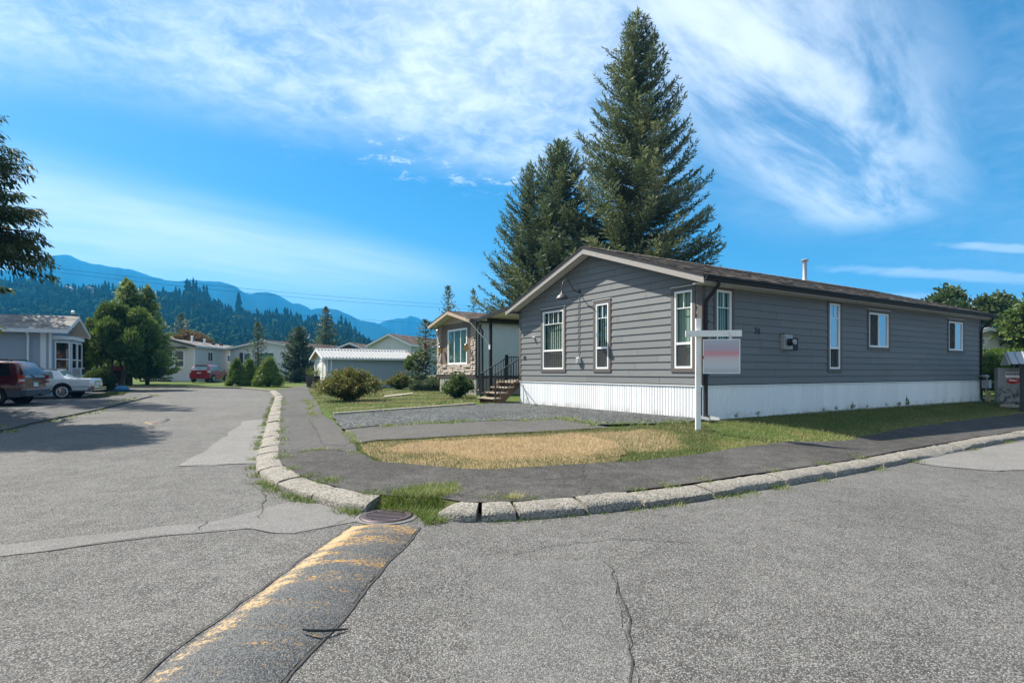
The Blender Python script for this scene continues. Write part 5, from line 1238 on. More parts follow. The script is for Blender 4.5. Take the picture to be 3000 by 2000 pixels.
# planters by the shed door
for k,(x,y,lab) in enumerate([(-.55,2.35,'black tapered planter with spiky plant left of the shed door'),(-.55,.40,'black tapered planter with spiky plant right of the shed door')]):
    c,s=math.cos(HR),math.sin(HR); wx,wy=-12.5+x*c-y*s,37.6+x*s+y*c
    pt=thing('planter',lab,'planter',(wx,wy,float(terr(wx,wy))),0,'planters by the shed door')
    q=MB(); q.lathe([(.0,.0),(.20,.0),(.29,.82),(.26,.82),(.25,.74),(0,.74)],n=4); q.build('pot',M['pot'],pt)
    n=46; r=np.random.default_rng(k); az=r.uniform(0,6.28,n); el=r.uniform(.5,1.45,n); D=np.column_stack([np.cos(az)*np.cos(el),np.sin(az)*np.cos(el),np.sin(el)]); P=np.tile([0,0,.72],(n,1))+r.normal(0,.03,(n,3))
    PLANTER_LEAVES=(P,D,r,n); put('leaves',leaf_mesh('leaves',P,D,np.tile([.3,.2,1.],(n,1)),r.uniform(.5,.95,n),.05,r.uniform(0,1,n),leafmat('spiky_leaf',(.06,.09,.02),(.24,.25,.07))),pt)
# dark cabinet with a red lid and blue bundle below the big bush
bx0,by0=[(-26.453, 37.594)][0]
cb=thing('cabinet','narrow black shelf cabinet with a red lid in the shade of the bush','cabinet',(bx0,by0,float(terr(bx0,by0))),R(25))
MB().box(-.36,.36,-.25,.25,1.25,1.52).build('lid',M['red'],cb); MB().box(-.33,.33,.2,.24,.1,1.25).build('back',M['black'],cb)
for z in(.12,.5,.88): MB().box(-.33,.33,-.22,.2,z,z+.05).build('shelf',M['black'],cb)
for x in(-.34,.32): MB().box(x,x+.03,-.23,.24,0,1.25).build('side_panel',M['black'],cb)
MB().box(-.2,.25,-.232,-.221,.25,.42).build('plate',M['plate'],cb)
bx1,by1=[(-23.861, 34.207)][0]
M['blue']=mat('blue_tarp',(.02,.16,.30),.45,var=.25)
q=MB(); r=np.random.default_rng(4); n=12
q.lathe([(.02,-.05),(.30,.0),(.36,.14),(.26,.30),(.10,.36),(0,.36)],n=n); q.v=[(x*1.2+r.normal(0,.03),y+r.normal(0,.03),z+r.normal(0,.02)) for x,y,z in q.v]
o=q.build('tarp_bundle',M['blue'],None,80); o.location=(bx1,by1,float(terr(bx1,by1))); tag(o,'crumpled blue tarp bundle on the grass below the big bush','bundle')
# overhead wires and a far pole
for (a,b,sag,lab) in [((-300,728,62),(1750,908,115),1.5,'topmost overhead wire crossing the mountain view'),((-300,738,61.6),(1750,914,114.6),1.7,'middle overhead wire crossing the mountain view'),((-300,790,62),(1750,957,115),1.9,'lowest overhead wire crossing the forested hill')]:
    A=Vector([(-0.915, 1.0, 2.284)][0]) if False else Vector(((a[0]-1500)/1640*a[2],a[2],1.62-(a[1]-1089)/1640*a[2])); B=Vector(((b[0]-1500)/1640*b[2],b[2],1.62-(b[1]-1089)/1640*b[2]))
    tag(MB().tube([A+(B-A)*t-Vector((0,0,sag*4*t*(1-t))) for t in np.linspace(0,1,24)],.017,5).build('overhead_wire',M['black']),lab,'wire','overhead wires')
wp=thing('utility_pole','short dark utility pole behind the blue grey home','pole',(-39.2,50,.6)); MB().tube([(0,0,0),(0,0,6.3)],[.16,.12],8).build('shaft',M['wood_brown'],wp,50); MB().lathe([(.0,6.5),(.15,6.42),(.13,6.2)],n=10).build('cap',M['vinyl'],wp)

# ---------------------------------------------------------------- vegetation
M['bark']=mat('bark',(.085,.062,.048),.9,var=.3,vs=8,bump=.6,bs=30,stretch=(3,3,1))
M['spruce']=leafmat('spruce_needles',(.026,.050,.036),(.175,.21,.105),.2,.6,(.31,.31,.16))
M['spruce_dark']=leafmat('dark_spruce_needles',(.020,.043,.031),(.120,.160,.085),.18,.6,(.22,.25,.13))
M['cedar']=leafmat('cedar_sprays',(.016,.032,.016),(.055,.085,.025),.25,.6,(.17,.12,.045))
M['arbor']=leafmat('arborvitae_sprays',(.020,.052,.016),(.125,.195,.042),.24,.6,(.22,.28,.085))
M['lime']=leafmat('golden_cypress_sprays',(.05,.095,.022),(.27,.34,.09),.25,.6,(.48,.50,.24))
M['cone']=leafmat('dwarf_spruce_needles',(.055,.10,.018),(.21,.28,.045),.22,.6,(.30,.34,.07))
M['bluespruce']=leafmat('blue_spruce_needles',(.022,.046,.036),(.085,.125,.085),.15,.6,(.13,.17,.11))
M['broad']=leafmat('broad_leaves',(.022,.050,.014),(.10,.15,.04),.32,.45,(.22,.25,.09))
M['broad_dark']=leafmat('dark_broad_leaves',(.016,.040,.014),(.075,.105,.035),.3,.45,(.13,.14,.05))
M['hedge']=leafmat('hedge_leaves',(.024,.060,.010),(.13,.21,.022),.3,.5,(.2,.3,.04))
M['barberry']=leafmat('barberry_leaves',(.055,.075,.016),(.20,.18,.055),.3,.5,(.28,.14,.06))
M['shrub']=leafmat('shrub_leaves',(.020,.050,.016),(.10,.15,.045),.25,.45,(.2,.24,.1))
M['rusty']=leafmat('rusty_foliage',(.11,.055,.025),(.30,.15,.07),.25,.6)
M['grass']=leafmat('grass_blades',(.045,.090,.012),(.42,.315,.165),.2,.6,(.52,.38,.23),straw=True)
M['weed']=leafmat('weed_leaves',(.045,.09,.016),(.20,.26,.05),.3,.5,(.50,.42,.22))
M['twig']=mat('dry_twigs',(.45,.38,.27),.8)
def trunk_mesh(h,r0,r1,seed,lean=.0,n=7):
    r=np.random.default_rng(seed); pts=[(lean*t*h+r.normal(0,.02)*h*.05,r.normal(0,.02)*h*.05,h*t) for t in np.linspace(0,1,n)]
    return MB().tube(pts,[r0+(r1-r0)*t for t in np.linspace(0,1,n)],9)
def conifer(seed,h,Rb,z0,nb,prof=.85,up=.45,droop=-.25,dens=1.,L=.17,W=.055,hang=.0,gap=.0,tips=.25,limb=None,bough=1.):
    """needle sprays on whorled branches; returns leaf arrays"""
    r=np.random.default_rng(seed); Ps=[];Ds=[];Ns=[];Ls=[];Ts=[]; br=MB()
    for i in range(nb):
        t=(i+r.random())/nb; t=t**1.15
        z=z0+(h-z0)*t*.985; az=i*2.39996+r.normal(0,.35)
        ln=Rb*((1-t)**prof)*(.66+.42*r.random()**.8)*(1.22 if r.random()<gap else 1)+.10+.02*h*(1-t)*.2
        pit=droop+(up-droop)*t+r.normal(0,.10); n=max(3,int(ln/.20*dens)); s=np.linspace(.10,1,n)
        hd=np.array([math.cos(az),math.sin(az),0]); side=np.array([-hd[1],hd[0],0])
        zz=s*ln*math.sin(pit)+tips*ln*(s**2.2)*(.5+.5*(1-t))-.10*ln*s*(1-s)*2
        C_=hd*(s*ln*math.cos(pit))[:,None]+np.array([0,0,1])*(zz+z)[:,None]+side*(np.sin(s*3+az)*.04*ln)[:,None]
        if ln>.7 and limb is not None: br.tube([tuple(C_[0]*np.array([.1,.1,1])),tuple(C_[n//2]),tuple(C_[-1])],[.012+.012*ln,.012+.006*ln,.006],4,False)
        tang=np.gradient(C_,axis=0); tang=unit(tang)
        tl=(.16+.34*(1-s)*ln*.42+.06*ln)*bough*r.uniform(.7,1.25,n); 
        bt=r.normal(.0,.17)
        for sg in(-1,0,1):
            a=r.uniform(.6,1.15,n)*sg
            dr=tang*np.cos(a)[:,None]+side*np.sin(a)[:,None]+np.array([0,0,1])*(r.normal(.10,.16,n)-hang)[:,None]; dr=unit(dr)
            m=max(1,int(np.mean(tl)/(L*.62)+.7)) if sg else 1
            for k in range(m):
                f=(k/max(m,1))
                ok=r.random(n)<(.97 if k==0 else .9)
                P=C_+dr*(tl*f)[:,None]*(1 if sg else .0)+r.normal(0,.025,(n,3))
                D=unit(dr+r.normal(0,.33,(n,3))+np.array([0,0,-hang*.8]))
                Ps.append(P[ok]);Ds.append(D[ok]);Ns.append(unit(r.normal(0,.55,(n,3))+np.array([0,0,1]))[ok]);Ls.append((L*r.uniform(.75,1.5,n))[ok])
                Ts.append(np.clip(.36+bt+.30*(s-.4)+r.normal(0,.17,n)+.10*f,0,1)[ok])
    n=40; P=np.column_stack([r.normal(0,.03,n),r.normal(0,.03,n),h-r.uniform(.0,.10,n)*h*.35]); D=unit(np.column_stack([r.normal(0,.5,n),r.normal(0,.5,n),np.full(n,1.)])); Ps.append(P);Ds.append(D);Ns.append(unit(r.normal(0,1,(n,3))));Ls.append(L*r.uniform(.8,1.6,n));Ts.append(r.uniform(.3,.7,n))
    return [np.concatenate(a) for a in(Ps,Ds,Ns,Ls,Ts)]+[br]
def conifer_tree(name,label,cat,xy,h,Rb,z0,nb,m,seed,trunk=.2,group=None,width=.34,base=None,branches=True,**k):
    z=float(terr(*xy)) if base is None else base
    t=thing(name,label,cat,(xy[0],xy[1],z),0,group)
    P,D,N,L,T,br=conifer(seed,h,Rb,z0,nb,limb=1 if branches else None,**k)
    trunk_mesh(h*.97,trunk,.02,seed).build('trunk',M['bark'],t,60)
    if br.v: br.build('branches',M['bark'],t,60,kind='stuff')
    put('crown',leaf_mesh('crown',P,D,N,L,L*width,T,M[m]),t,kind='stuff')
    return t
def blob_cloud(seed,blobs,per,L,W,out=1.,up=.25,rnd=.55,shell=.26,core=True,sun=None):
    """leaves through the outer shell of a set of lumpy clumps (x,y,z,r[,squash])"""
    r=np.random.default_rng(seed); Ps=[];Ds=[];Ns=[];Ts=[];V=[];F=[]
    tot=sum(b[3]**2 for b in blobs)
    for b in blobs:
        c=np.array(b[:3]); R_=b[3]; q=b[4] if len(b)>4 else 1.
        n=max(12,int(per*b[3]**2/tot)); d=unit(r.normal(0,1,(n,3))); rad=R_*(1-shell*r.random(n)**1.4)*(1+.16*np.sin(d[:,0]*5+b[0]*3)*np.cos(d[:,1]*6+b[2]*2)+.08*np.sin(d[:,2]*9+b[1]))
        P=c+d*rad[:,None]*np.array([1,1,q])
        Ps.append(P); Ds.append(unit(d*out+np.array([0,0,up])+r.normal(0,rnd,(n,3)))); Ns.append(unit(d*.5+r.normal(0,.8,(n,3)))); Ts.append(np.clip(.42+r.normal(0,.20,n)+r.normal(0,.15),0,1))
        if core:
            k=len(V); rr=R_*(1-shell)*.92; nu,nv=10,7
            for i in range(nv):
                ph=math.pi*(i+.0001)/(nv-1)
                for j in range(nu): th=2*math.pi*j/nu; V.append((c[0]+rr*math.sin(ph)*math.cos(th),c[1]+rr*math.sin(ph)*math.sin(th),c[2]+rr*q*math.cos(ph)))
            for i in range(nv-1):
                for j in range(nu): F.append((k+i*nu+j,k+(i+1)*nu+j,k+(i+1)*nu+(j+1)%nu,k+i*nu+(j+1)%nu))
    P,D,N,T=[np.concatenate(a) for a in(Ps,Ds,Ns,Ts)]
    Ln=L*r.uniform(.65,1.35,len(P)); VV,FF=leaf_arrays(P,D,N,Ln,Ln*W,.06); TT=np.repeat(T,4)
    if V: FF=np.concatenate([FF,np.array(F,np.int32)+len(VV)]); VV=np.concatenate([VV,np.array(V)]); TT=np.concatenate([TT,np.full(len(V),.12)])
    return VV,FF,TT
def bush(name,label,cat,xy,blobs,per,L,W,m,seed,group=None,stems=5,sr=.03,base=None,**k):
    z=float(terr(*xy)) if base is None else base
    t=thing(name,label,cat,(xy[0],xy[1],z-.02),0,group); V,F,T=blob_cloud(seed,blobs,per,L,W,**k)
    put('foliage',fast_mesh('foliage',V,F,M[m],T),t,kind='stuff')
    if stems:
        s=MB(); r=np.random.default_rng(seed+9)
        for j in range(stems):
            b=blobs[r.integers(len(blobs))]; s.tube([(b[0]*.15+r.normal(0,.05),b[1]*.15+r.normal(0,.05),0),(b[0]*.5,b[1]*.5,b[2]*.5),(b[0],b[1],b[2])],[sr,sr*.7,sr*.3],6,False)
        s.build('stems',M['bark'],t,60,kind='stuff')
    return t
def lumps(seed,rx,ry,h,n,r0,r1,zlo=.1,shape=.8):
    """clump centres filling a dome rx by ry by h"""
    r=np.random.default_rng(seed); out=[]
    for i in range(n):
        t=r.random(); a=r.uniform(0,6.283); z=zlo*h+(1-zlo)*h*t*.9; q=max(.08,(1-t**2.0))**shape*r.uniform(.45,.9)
        out.append((rx*q*math.cos(a),ry*q*math.sin(a),z,r.uniform(r0,r1)*(1-.25*t)))
    return out
# the two big spruces behind the house
conifer_tree('spruce_tree','tallest spruce rising behind the roof of the grey house','tree',(8.05,36.),24.3,5.75,3.0,520,'spruce',11,.34,dens=2.0,L=.27,width=.22,prof=.70,up=.62,droop=-.2,tips=.30,gap=.05,bough=.85)
conifer_tree('spruce_tree','shorter dark spruce to the left of the tallest spruce','tree',(3.3,38.5),16.9,4.8,2.2,440,'spruce_dark',12,.28,dens=2.0,L=.27,width=.22,bough=.8,prof=.62,up=.75,droop=-.12,tips=.3,gap=.1)
conifer_tree('spruce_tree','slim spruce top merged into the left side of the shorter spruce','tree',(1.2,40.),15.6,4.2,2.2,300,'spruce_dark',13,.24,dens=1.9,L=.27,width=.20,bough=.65,prof=.62,up=.8,droop=-.1,tips=.3)
# cedars at the left of the picture, partly out of frame; they shade the road
conifer_tree('cedar_tree','drooping dark cedar at the left picture edge over the parked van','tree',(-15.95,15.6),9.8,2.3,5.1,360,'cedar',21,.22,dens=2.3,L=.16,width=.24,prof=.50,up=.3,droop=-.12,tips=-.02,hang=.6)
conifer_tree('cedar_tree','tall cedar outside the left edge whose shadow covers the road','tree',(-20.5,17.9),13.4,3.0,2.0,210,'cedar',22,.3,dens=1.1,L=.30,width=.36,prof=.6,up=.3,droop=-.2,tips=0,hang=.5)
conifer_tree('cedar_tree','tallest cedar far outside the left edge shading the side street','tree',(-33.6,31.6),27.,4.2,2.0,260,'cedar',23,.3,dens=1.,L=.36,width=.36,prof=.6,up=.3,droop=-.2,tips=0,hang=.5,branches=False)
conifer_tree('cedar_tree','second cedar outside the left edge shading the parking pad','tree',(-24.6,20.6),15.,3.2,2.0,200,'cedar',24,.3,dens=1.,L=.34,width=.36,prof=.6,up=.3,droop=-.2,tips=0,hang=.5,branches=False)
# rounded arborvitae clump and the golden cypress behind
ax,ay=-26.2,37.2
bl=[]; br_=np.random.default_rng(33)
for (x,y,z,rr,k) in [(-2.1,.1,2.7,.95,5),(-1.4,.2,4.0,.9,5),(-.2,.2,4.4,.95,5),(1.1,.1,4.0,1.0,6),(2.1,-.1,3.0,1.05,6),(2.3,0,1.8,.9,5),(.5,-1.1,3.4,1.0,5),(1.7,-1.1,2.4,1.0,5),(-1.2,-.9,2.7,.9,5),(-2.3,-.2,1.3,.7,4),(-.3,-1.3,2.5,.75,4)]:
    for q in range(k):
        d=unit(br_.normal(0,1,3)); bl.append((x+d[0]*rr*.75,y+d[1]*rr*.75,z+d[2]*rr*.75,rr*br_.uniform(.40,.58),br_.uniform(1.0,1.5)))
    bl.append((x,y,z,rr*.5,1.1))
bt=bush('arborvitae','large rounded green arborvitae clump beside the blue grey home','shrub',(ax,ay),bl,46000,.23,.32,'arbor',31,stems=0,out=.9,up=.7,rnd=.35,shell=.3)
s=MB()
for k,(x,y) in enumerate([(-.3,-.2),(.1,-.3),(.5,-.2),(.3,.2),(-.6,0.)]):
    e=[(-1.3,0,3.6),(-.2,0,4.),(.4,-.9,3.),(1.1,0,3.6),(-1.2,-.8,2.4)][k]; s.tube([(x*.6,y*.6-.3,0),(x*1.4+e[0]*.2,y-.4,1.1),(e[0]*.8,e[1]*.8,e[2])],[.11,.08,.03],7,False)
s.build('trunks',M['bark'],bt,60,kind='stuff')
for k,(dx,dy,h,w,lab) in enumerate([(-.5,0,8.3,2.2,'golden green cypress with the highest tip behind the arborvitae clump'),(.95,.4,7.8,2.1,'golden green cypress on the right behind the arborvitae clump'),(.2,-.5,8.0,2.2,'middle golden green cypress behind the arborvitae clump')]):
    conifer_tree('cypress_tree',lab,'tree',(-30.2+dx,44.5+dy),h,w,.8,300,'lime',41+k,.16,dens=1.7,L=.24,width=.40,prof=.78,up=.55,droop=.05,tips=.05,hang=.25,branches=False)
bush('round_shrub','small round bright green shrub in front of the white sedan','shrub',[(-25.566, 34.652)][0],[(0,0,.7,.72,.9),(.4,.1,.65,.5),(-.42,.1,.7,.5),(0,.2,.95,.48),(.2,-.25,.45,.6),(-.3,-.2,.9,.35),(.35,-.1,1.0,.32)],11000,.10,.38,'shrub',51,out=.9,up=.6,rnd=.5)
# three dwarf cone spruces
for k,(u,v,h,w,lab) in enumerate([(693,1128,2.05,.70,'smallest cone shaped dwarf spruce, left of three, yellowish tips'),(731,1128,2.0,.78,'middle of the three cone shaped dwarf spruces'),(788,1131,2.25,1.05,'largest cone shaped dwarf spruce, right of three, deep green')]):
    x,y=[[(-20.714, 42.096)][0],[(-19.794, 42.213)][0],[(-17.641, 40.633)][0]][k]
    r=np.random.default_rng(60+k); B=[]
    for i in range(70):
        t=r.random()**1.3; a=r.uniform(0,6.283); q=w*(1-t)**.72; B.append((q*.80*math.cos(a),q*.80*math.sin(a),.16+t*(h-.3),.30*w*(1-.45*t)+.05))
    B.append((0,0,h*.35,w*.7,1.3)); B.append((0,0,h-.18,.13,1.5))
    bush('cone_shrub',lab,'shrub',(x,y),B,9000,.10,.36,'cone',61+k,group='dwarf cone spruces by the drive',stems=0,out=.9,up=.55,rnd=.4,shell=.25)
conifer_tree('spruce_tree','broad dense blue green spruce to the left of the shed','tree',(-19.6,51.5),4.9,1.75,.1,230,'bluespruce',71,.14,dens=1.6,L=.20,width=.34,prof=.55,up=.6,droop=-.05,tips=.15,branches=False)
conifer_tree('spruce_tree','narrow open spruce behind the middle cone shrub','tree',(-23.6,52.),5.4,1.25,.5,110,'spruce_dark',72,.1,dens=1.3,L=.20,width=.32,prof=.8,up=.5,droop=-.1,tips=.15,branches=False)
conifer_tree('fir_tree','tall dark fir above the white home with brown roof','tree',(-25.6,77.),9.6,2.6,.5,190,'spruce_dark',73,.2,dens=1.,L=.32,width=.34,prof=.75,up=.35,droop=-.1,tips=.1,branches=False)
conifer_tree('fir_tree','dark fir top behind the roof of the white home with green trim','tree',(-44.3,75.),8.4,2.4,.5,120,'spruce_dark',74,.18,dens=1.,L=.34,width=.34,prof=.7,up=.4,branches=False)
bush('rusty_tree','rust brown tree behind the white home with green trim','tree',(-42.5,73.),[(-1.4,0,4.8,1.1,.8),(0,0,5.3,1.1,.8),(1.4,0,4.9,1.2,.8),(2.7,0,4.3,1.0,.8)],5000,.28,.4,'rusty',75,out=.8,up=.3,rnd=.6)
conifer_tree('spruce_tree','young spruce top just left of the brown home roof','tree',(-4.9,43.),7.5,1.5,.6,110,'spruce',76,.12,dens=1.3,L=.20,width=.30,prof=.8,up=.7,droop=0,branches=False)
conifer_tree('spruce_tree','spindly spruce tip behind the canopy of the grey house','tree',(-3.0,44.),7.4,1.3,.6,70,'spruce',77,.1,dens=1.1,L=.20,width=.26,prof=.8,up=.9,droop=.2,branches=False)
conifer_tree('spruce_tree','small drooping spruce between the shed and the brown home','tree',(-5.7,36.9),4.4,1.0,.4,90,'spruce_dark',78,.08,dens=1.5,L=.18,width=.34,prof=.6,up=.4,hang=.2,branches=False)
# shrubs round the neighbour's lawn
def spiky(name,label,xy,w,h,n,m,seed,L=.085):
    """arching stems thick with small leaves"""
    z=float(terr(*xy)); t=thing(name,label,'shrub',(xy[0],xy[1],z-.02)); r=np.random.default_rng(seed); Ps=[];Ds=[];Ts=[]; st=MB()
    for i in range(n):
        a=r.uniform(0,6.283); q=r.random()**.6; ex=w*q*math.cos(a); ey=w*q*math.sin(a)*.8; ez=h*(1-.55*q**2)*r.uniform(.55,1.06)
        k=r.integers(16,26); s=np.linspace(.12,1,k); arc=np.sin(s*1.5); P=np.column_stack([ex*s**1.1,ey*s**1.1,ez*arc+.0*s]); 
        if i%6==0: st.tube([(0,0,0),tuple(P[k//2]),tuple(P[-1])],[.012,.008,.003],4,False)
        tg=unit(np.gradient(P,axis=0)); bt=r.normal(.35,.2)
        for c in range(3):
            Ps.append(P+r.normal(0,.05,P.shape)); Ds.append(unit(tg*.6+r.normal(0,.6,P.shape)+np.array([0,0,.15]))); Ts.append(np.clip(bt+.35*(s-.5)+r.normal(0,.13,k),0,1))
    P,D,T=[np.concatenate(x) for x in(Ps,Ds,Ts)]; Ln=L*r.uniform(.7,1.4,len(P))
    put('foliage',leaf_mesh('foliage',P,D,unit(r.normal(0,1,P.shape)),Ln,Ln*.45,T,M[m]),t,kind='stuff')
    st.build('stems',M['bark'],t,kind='stuff'); return t
spiky('barberry_shrub','wide olive and bronze barberry shrub in front of the shed',[(-6.9, 23.822)][0],1.55,1.35,420,'barberry',81,.095)
spiky('barberry_shrub','small bronze shrub by the far end of the shed',[(-7.4, 36.774)][0],.95,1.0,150,'barberry',82,.11)
spiky('garden_shrub','dark leafy shrub against the brown home skirting',[(-2.528, 26.24)][0],.80,1.12,210,'shrub',83,.10)
bush('rhododendron','leggy rhododendron leaning on the end of the shed','shrub',[(-6.421, 37.877)][0],[(-.3,0,1.75,.5,.8),(.25,0,2.0,.55,.8),(.0,0,1.45,.4),(-.5,.1,1.4,.3)],3600,.18,.38,'broad',84,core=False,out=.7,up=.4,rnd=.7,shell=.6)
bush('garden_shrub','pale leaved low shrub in the bed beside the brown home','shrub',[(-6.485, 37.317)][0],[(-.3,0,.5,.4),(.2,0,.45,.45),(.6,0,.35,.4)],3500,.11,.4,'shrub',85,out=.8,up=.6,rnd=.6)
bush('garden_shrub','spreading dark juniper in the bed left of the brown home','shrub',[(-5.121, 34.278)][0],[(-.7,0,.25,.45,.7),(0,0,.3,.5,.7),(.6,0,.3,.45,.7)],4500,.12,.3,'spruce_dark',86,out=.9,up=.4,rnd=.5)
for k,(u,v) in enumerate([(1100,1136),(1205,1120)]): pass
# trees and hedge on the right
def broadleaf(label,xy,h,blobs,per,m,seed,L,trunk=.14,**k):
    t=bush('broadleaf_tree',label,'tree',xy,blobs,per,L,.62,m,seed,stems=0,**k)
    trunk_mesh(h*.6,trunk,trunk*.5,seed).build('trunk',M['bark'],t,60); return t
r=np.random.default_rng(91)
def crown(seed,n,cx,cz,rx,rz,r0,r1):
    r=np.random.default_rng(seed); out=[]
    for i in range(n):
        d=unit(r.normal(0,1,3)); q=r.uniform(.35,.95); out.append((cx+d[0]*rx*q,d[1]*rx*q,cz+d[2]*rz*q,r.uniform(r0,r1)))
    return out
broadleaf('big leaved tree at the right picture edge above the hedge',(29.2,31.6),5.6,crown(92,34,1.6,4.3,2.4,2.2,.55,.95),15000,'broad',93,.26,core=False,shell=.7,out=.6,up=.1,rnd=.8)
broadleaf('dark leaved tree behind the far end of the grey house roof',(42.5,55.),9.2,crown(94,26,0,6.2,3.2,3.0,.8,1.3),9000,'broad_dark',95,.38,.2,core=False,shell=.6,out=.6,up=.2,rnd=.8)
broadleaf('dark leaved tree lower and right of the far house corner',(44.9,53.),8.6,crown(96,18,0,6.6,1.6,1.6,.6,1.0),6000,'broad_dark',97,.36,.2,core=False,shell=.6,out=.6,up=.2,rnd=.8)
hg=thing('hedge','clipped bright green hedge with bare trunks beyond the grey house','hedge',(26.0,29.6,float(terr(26,29.6))),R(10))
B=[(x,y,z,.42) for x in np.arange(-1.6,4.2,.42) for y in(-.3,.25) for z in(1.3,1.62,1.93)]+[(x,0.3,z,.38) for x in np.arange(-1.6,4.2,.5) for z in(.4,.95)]
V,F,T=blob_cloud(98,B,20000,.12,.42,out=.8,up=.6,rnd=.5); put('foliage',fast_mesh('foliage',V,F,M['hedge'],T),hg,kind='stuff')
for x in(-.35,1.3,2.9):
    s=MB(); s.tube([(x,-.45,0),(x-.03,-.45,.8),(x-.12,-.35,1.5)],[.11,.085,.06],8); s.tube([(x-.02,-.45,.75),(x+.25,-.42,1.4)],[.05,.03],6); s.build('trunk',M['bark'],hg,60)

# ---------------------------------------------------------------- grass
def blades(name,pts,hmin,hmax,w,tint,seed,m='grass',lean=.5,label=None,parent=None,off=0.,zf=None):
    r=np.random.default_rng(seed); n=len(pts); z=(zf or terr)(pts[:,0],pts[:,1])-.01+off
    a=r.uniform(0,6.283,n); ln=r.uniform(.1,lean,n)
    D=unit(np.column_stack([np.cos(a)*ln,np.sin(a)*ln,np.ones(n)])); P=np.column_stack([pts,z]); Nn=np.column_stack([-np.sin(a),np.cos(a),np.zeros(n)])
    L=r.uniform(hmin,hmax,n); S=unit(np.cross(D,Nn)); S=Nn
    V=np.stack([P-S*w,P+S*w,P+D*L[:,None]+np.column_stack([np.cos(a),np.sin(a),-.3*np.ones(n)])*L[:,None]*.25],1).reshape(-1,3)
    F=np.arange(3*n,dtype=np.int32).reshape(-1,3)
    return put(name,fast_mesh(name,V,F,M[m],np.repeat(tint,3)),parent,kind='stuff')
LOBE=[(-2.56, 9.37),(-2.066, 8.515),(-1.336, 8.084),(-0.761, 7.797),(-0.314, 7.694),(0.12, 7.84),(1.069, 8.191),(1.914, 8.555),(2.916, 9.198),(3.375, 9.542),(4.335, 11.848),(4.408, 13.388),(3.869, 12.948),(2.734, 12.456),(2.086, 11.964),(0.59, 11.246),(-0.757, 10.612),(-1.747, 10.572),(-2.612, 10.709),(-2.952, 10.525)]
sheet('dry_lawn',jagged([(-2.528, 9.422),(-2.041, 8.581),(-1.348, 8.16),(-0.768, 7.87),(-0.317, 7.766),(0.121, 7.914),(1.078, 8.263),(1.553, 8.49),(1.877, 9.191),(1.86, 10.17),(1.261, 10.885),(0.577, 10.995),(-0.745, 10.436),(-1.724, 10.436),(-2.579, 10.572),(-2.833, 10.323)],.04,.25,77),M['dry_lawn'],-.004,.4,kind='structure',edge=.25)
SIDE=[(3.375, 9.542),(4.419, 10.354),(5.436, 11.06),(6.395, 11.399),(7.184, 11.781),(7.577, 12.255),(9.592, 13.933),(12.191, 15.805),(14.594, 17.458),(18.263, 19.967)]+[(17.5+6,19.5+4.5),(24,26.5),(19.9,23.6)]+[(19.302, 23.242),(13.07, 19.486),(7.805, 16.0),(4.767, 13.667),(4.374, 13.041),(4.335, 11.848)]
NEIGH=[(-5.299, 16.648),(-3.985, 17.197),(-2.817, 18.479),(-1.382, 20.608),(-1.348, 22.113),(-1.806, 28.48),(-4.375, 33.373),(-8.84, 36.246),(-11.885, 36.23),(-13.906, 39.661),(-16.221, 44.559),(-9.805, 27.395),(-7.2, 20.863)]
def vnoise(x,y,s,seed):
    r=np.random.default_rng(seed); g=r.random((64,64)); X=x*s+31.; Y=y*s+17.; xi=np.floor(X).astype(int); yi=np.floor(Y).astype(int); fx=X-xi; fy=Y-yi; fx=fx*fx*(3-2*fx); fy=fy*fy*(3-2*fy)
    G=lambda a,b: g[a%64,b%64]
    return (G(xi,yi)*(1-fx)+G(xi+1,yi)*fx)*(1-fy)+(G(xi,yi+1)*(1-fx)+G(xi+1,yi+1)*fx)*fy
gr=np.random.default_rng(100)
p=inside_points(LOBE,60000,gr); ed=seg_dist(p[:,0],p[:,1],LOBE+[LOBE[0]])
east=sstep((p[:,0]*.85+p[:,1]*.53-7.0-1.2*vnoise(p[:,0],p[:,1],1.3,9))/1.6)       # greener towards the house corner
dry=sstep((ed-.16-.50*vnoise(p[:,0],p[:,1],1.8,1))/.40)*(1-east*(.62+.38*vnoise(p[:,0],p[:,1],1.6,2)))
tn=np.clip(.16+.72*dry+gr.normal(0,.13,len(p))+.12*(vnoise(p[:,0],p[:,1],3.5,3)-.5),0,1)
blades('grass',p,.025,.065,.0035,tn,101,lean=.9)
p=inside_points(SIDE,42000,gr); e2_=seg_dist(p[:,0],p[:,1],INNER+[INNER[-1]]); dry=(1-sstep(e2_/.9))*.6+.22*vnoise(p[:,0],p[:,1],.9,5)
blades('grass',p,.025,.06,.0045,np.clip(.10+.55*dry+gr.normal(0,.12,len(p)),0,1),102,lean=.9)
p=inside_points(NEIGH,30000,gr); dry=sstep((vnoise(p[:,0],p[:,1]*1.5,.55,6)-.52)/.25)*.45+.10*gr.random(len(p))
blades('grass',p,.03,.07,.008,np.clip(.12+dry+gr.normal(0,.1,len(p)),0,1),103,lean=.8)
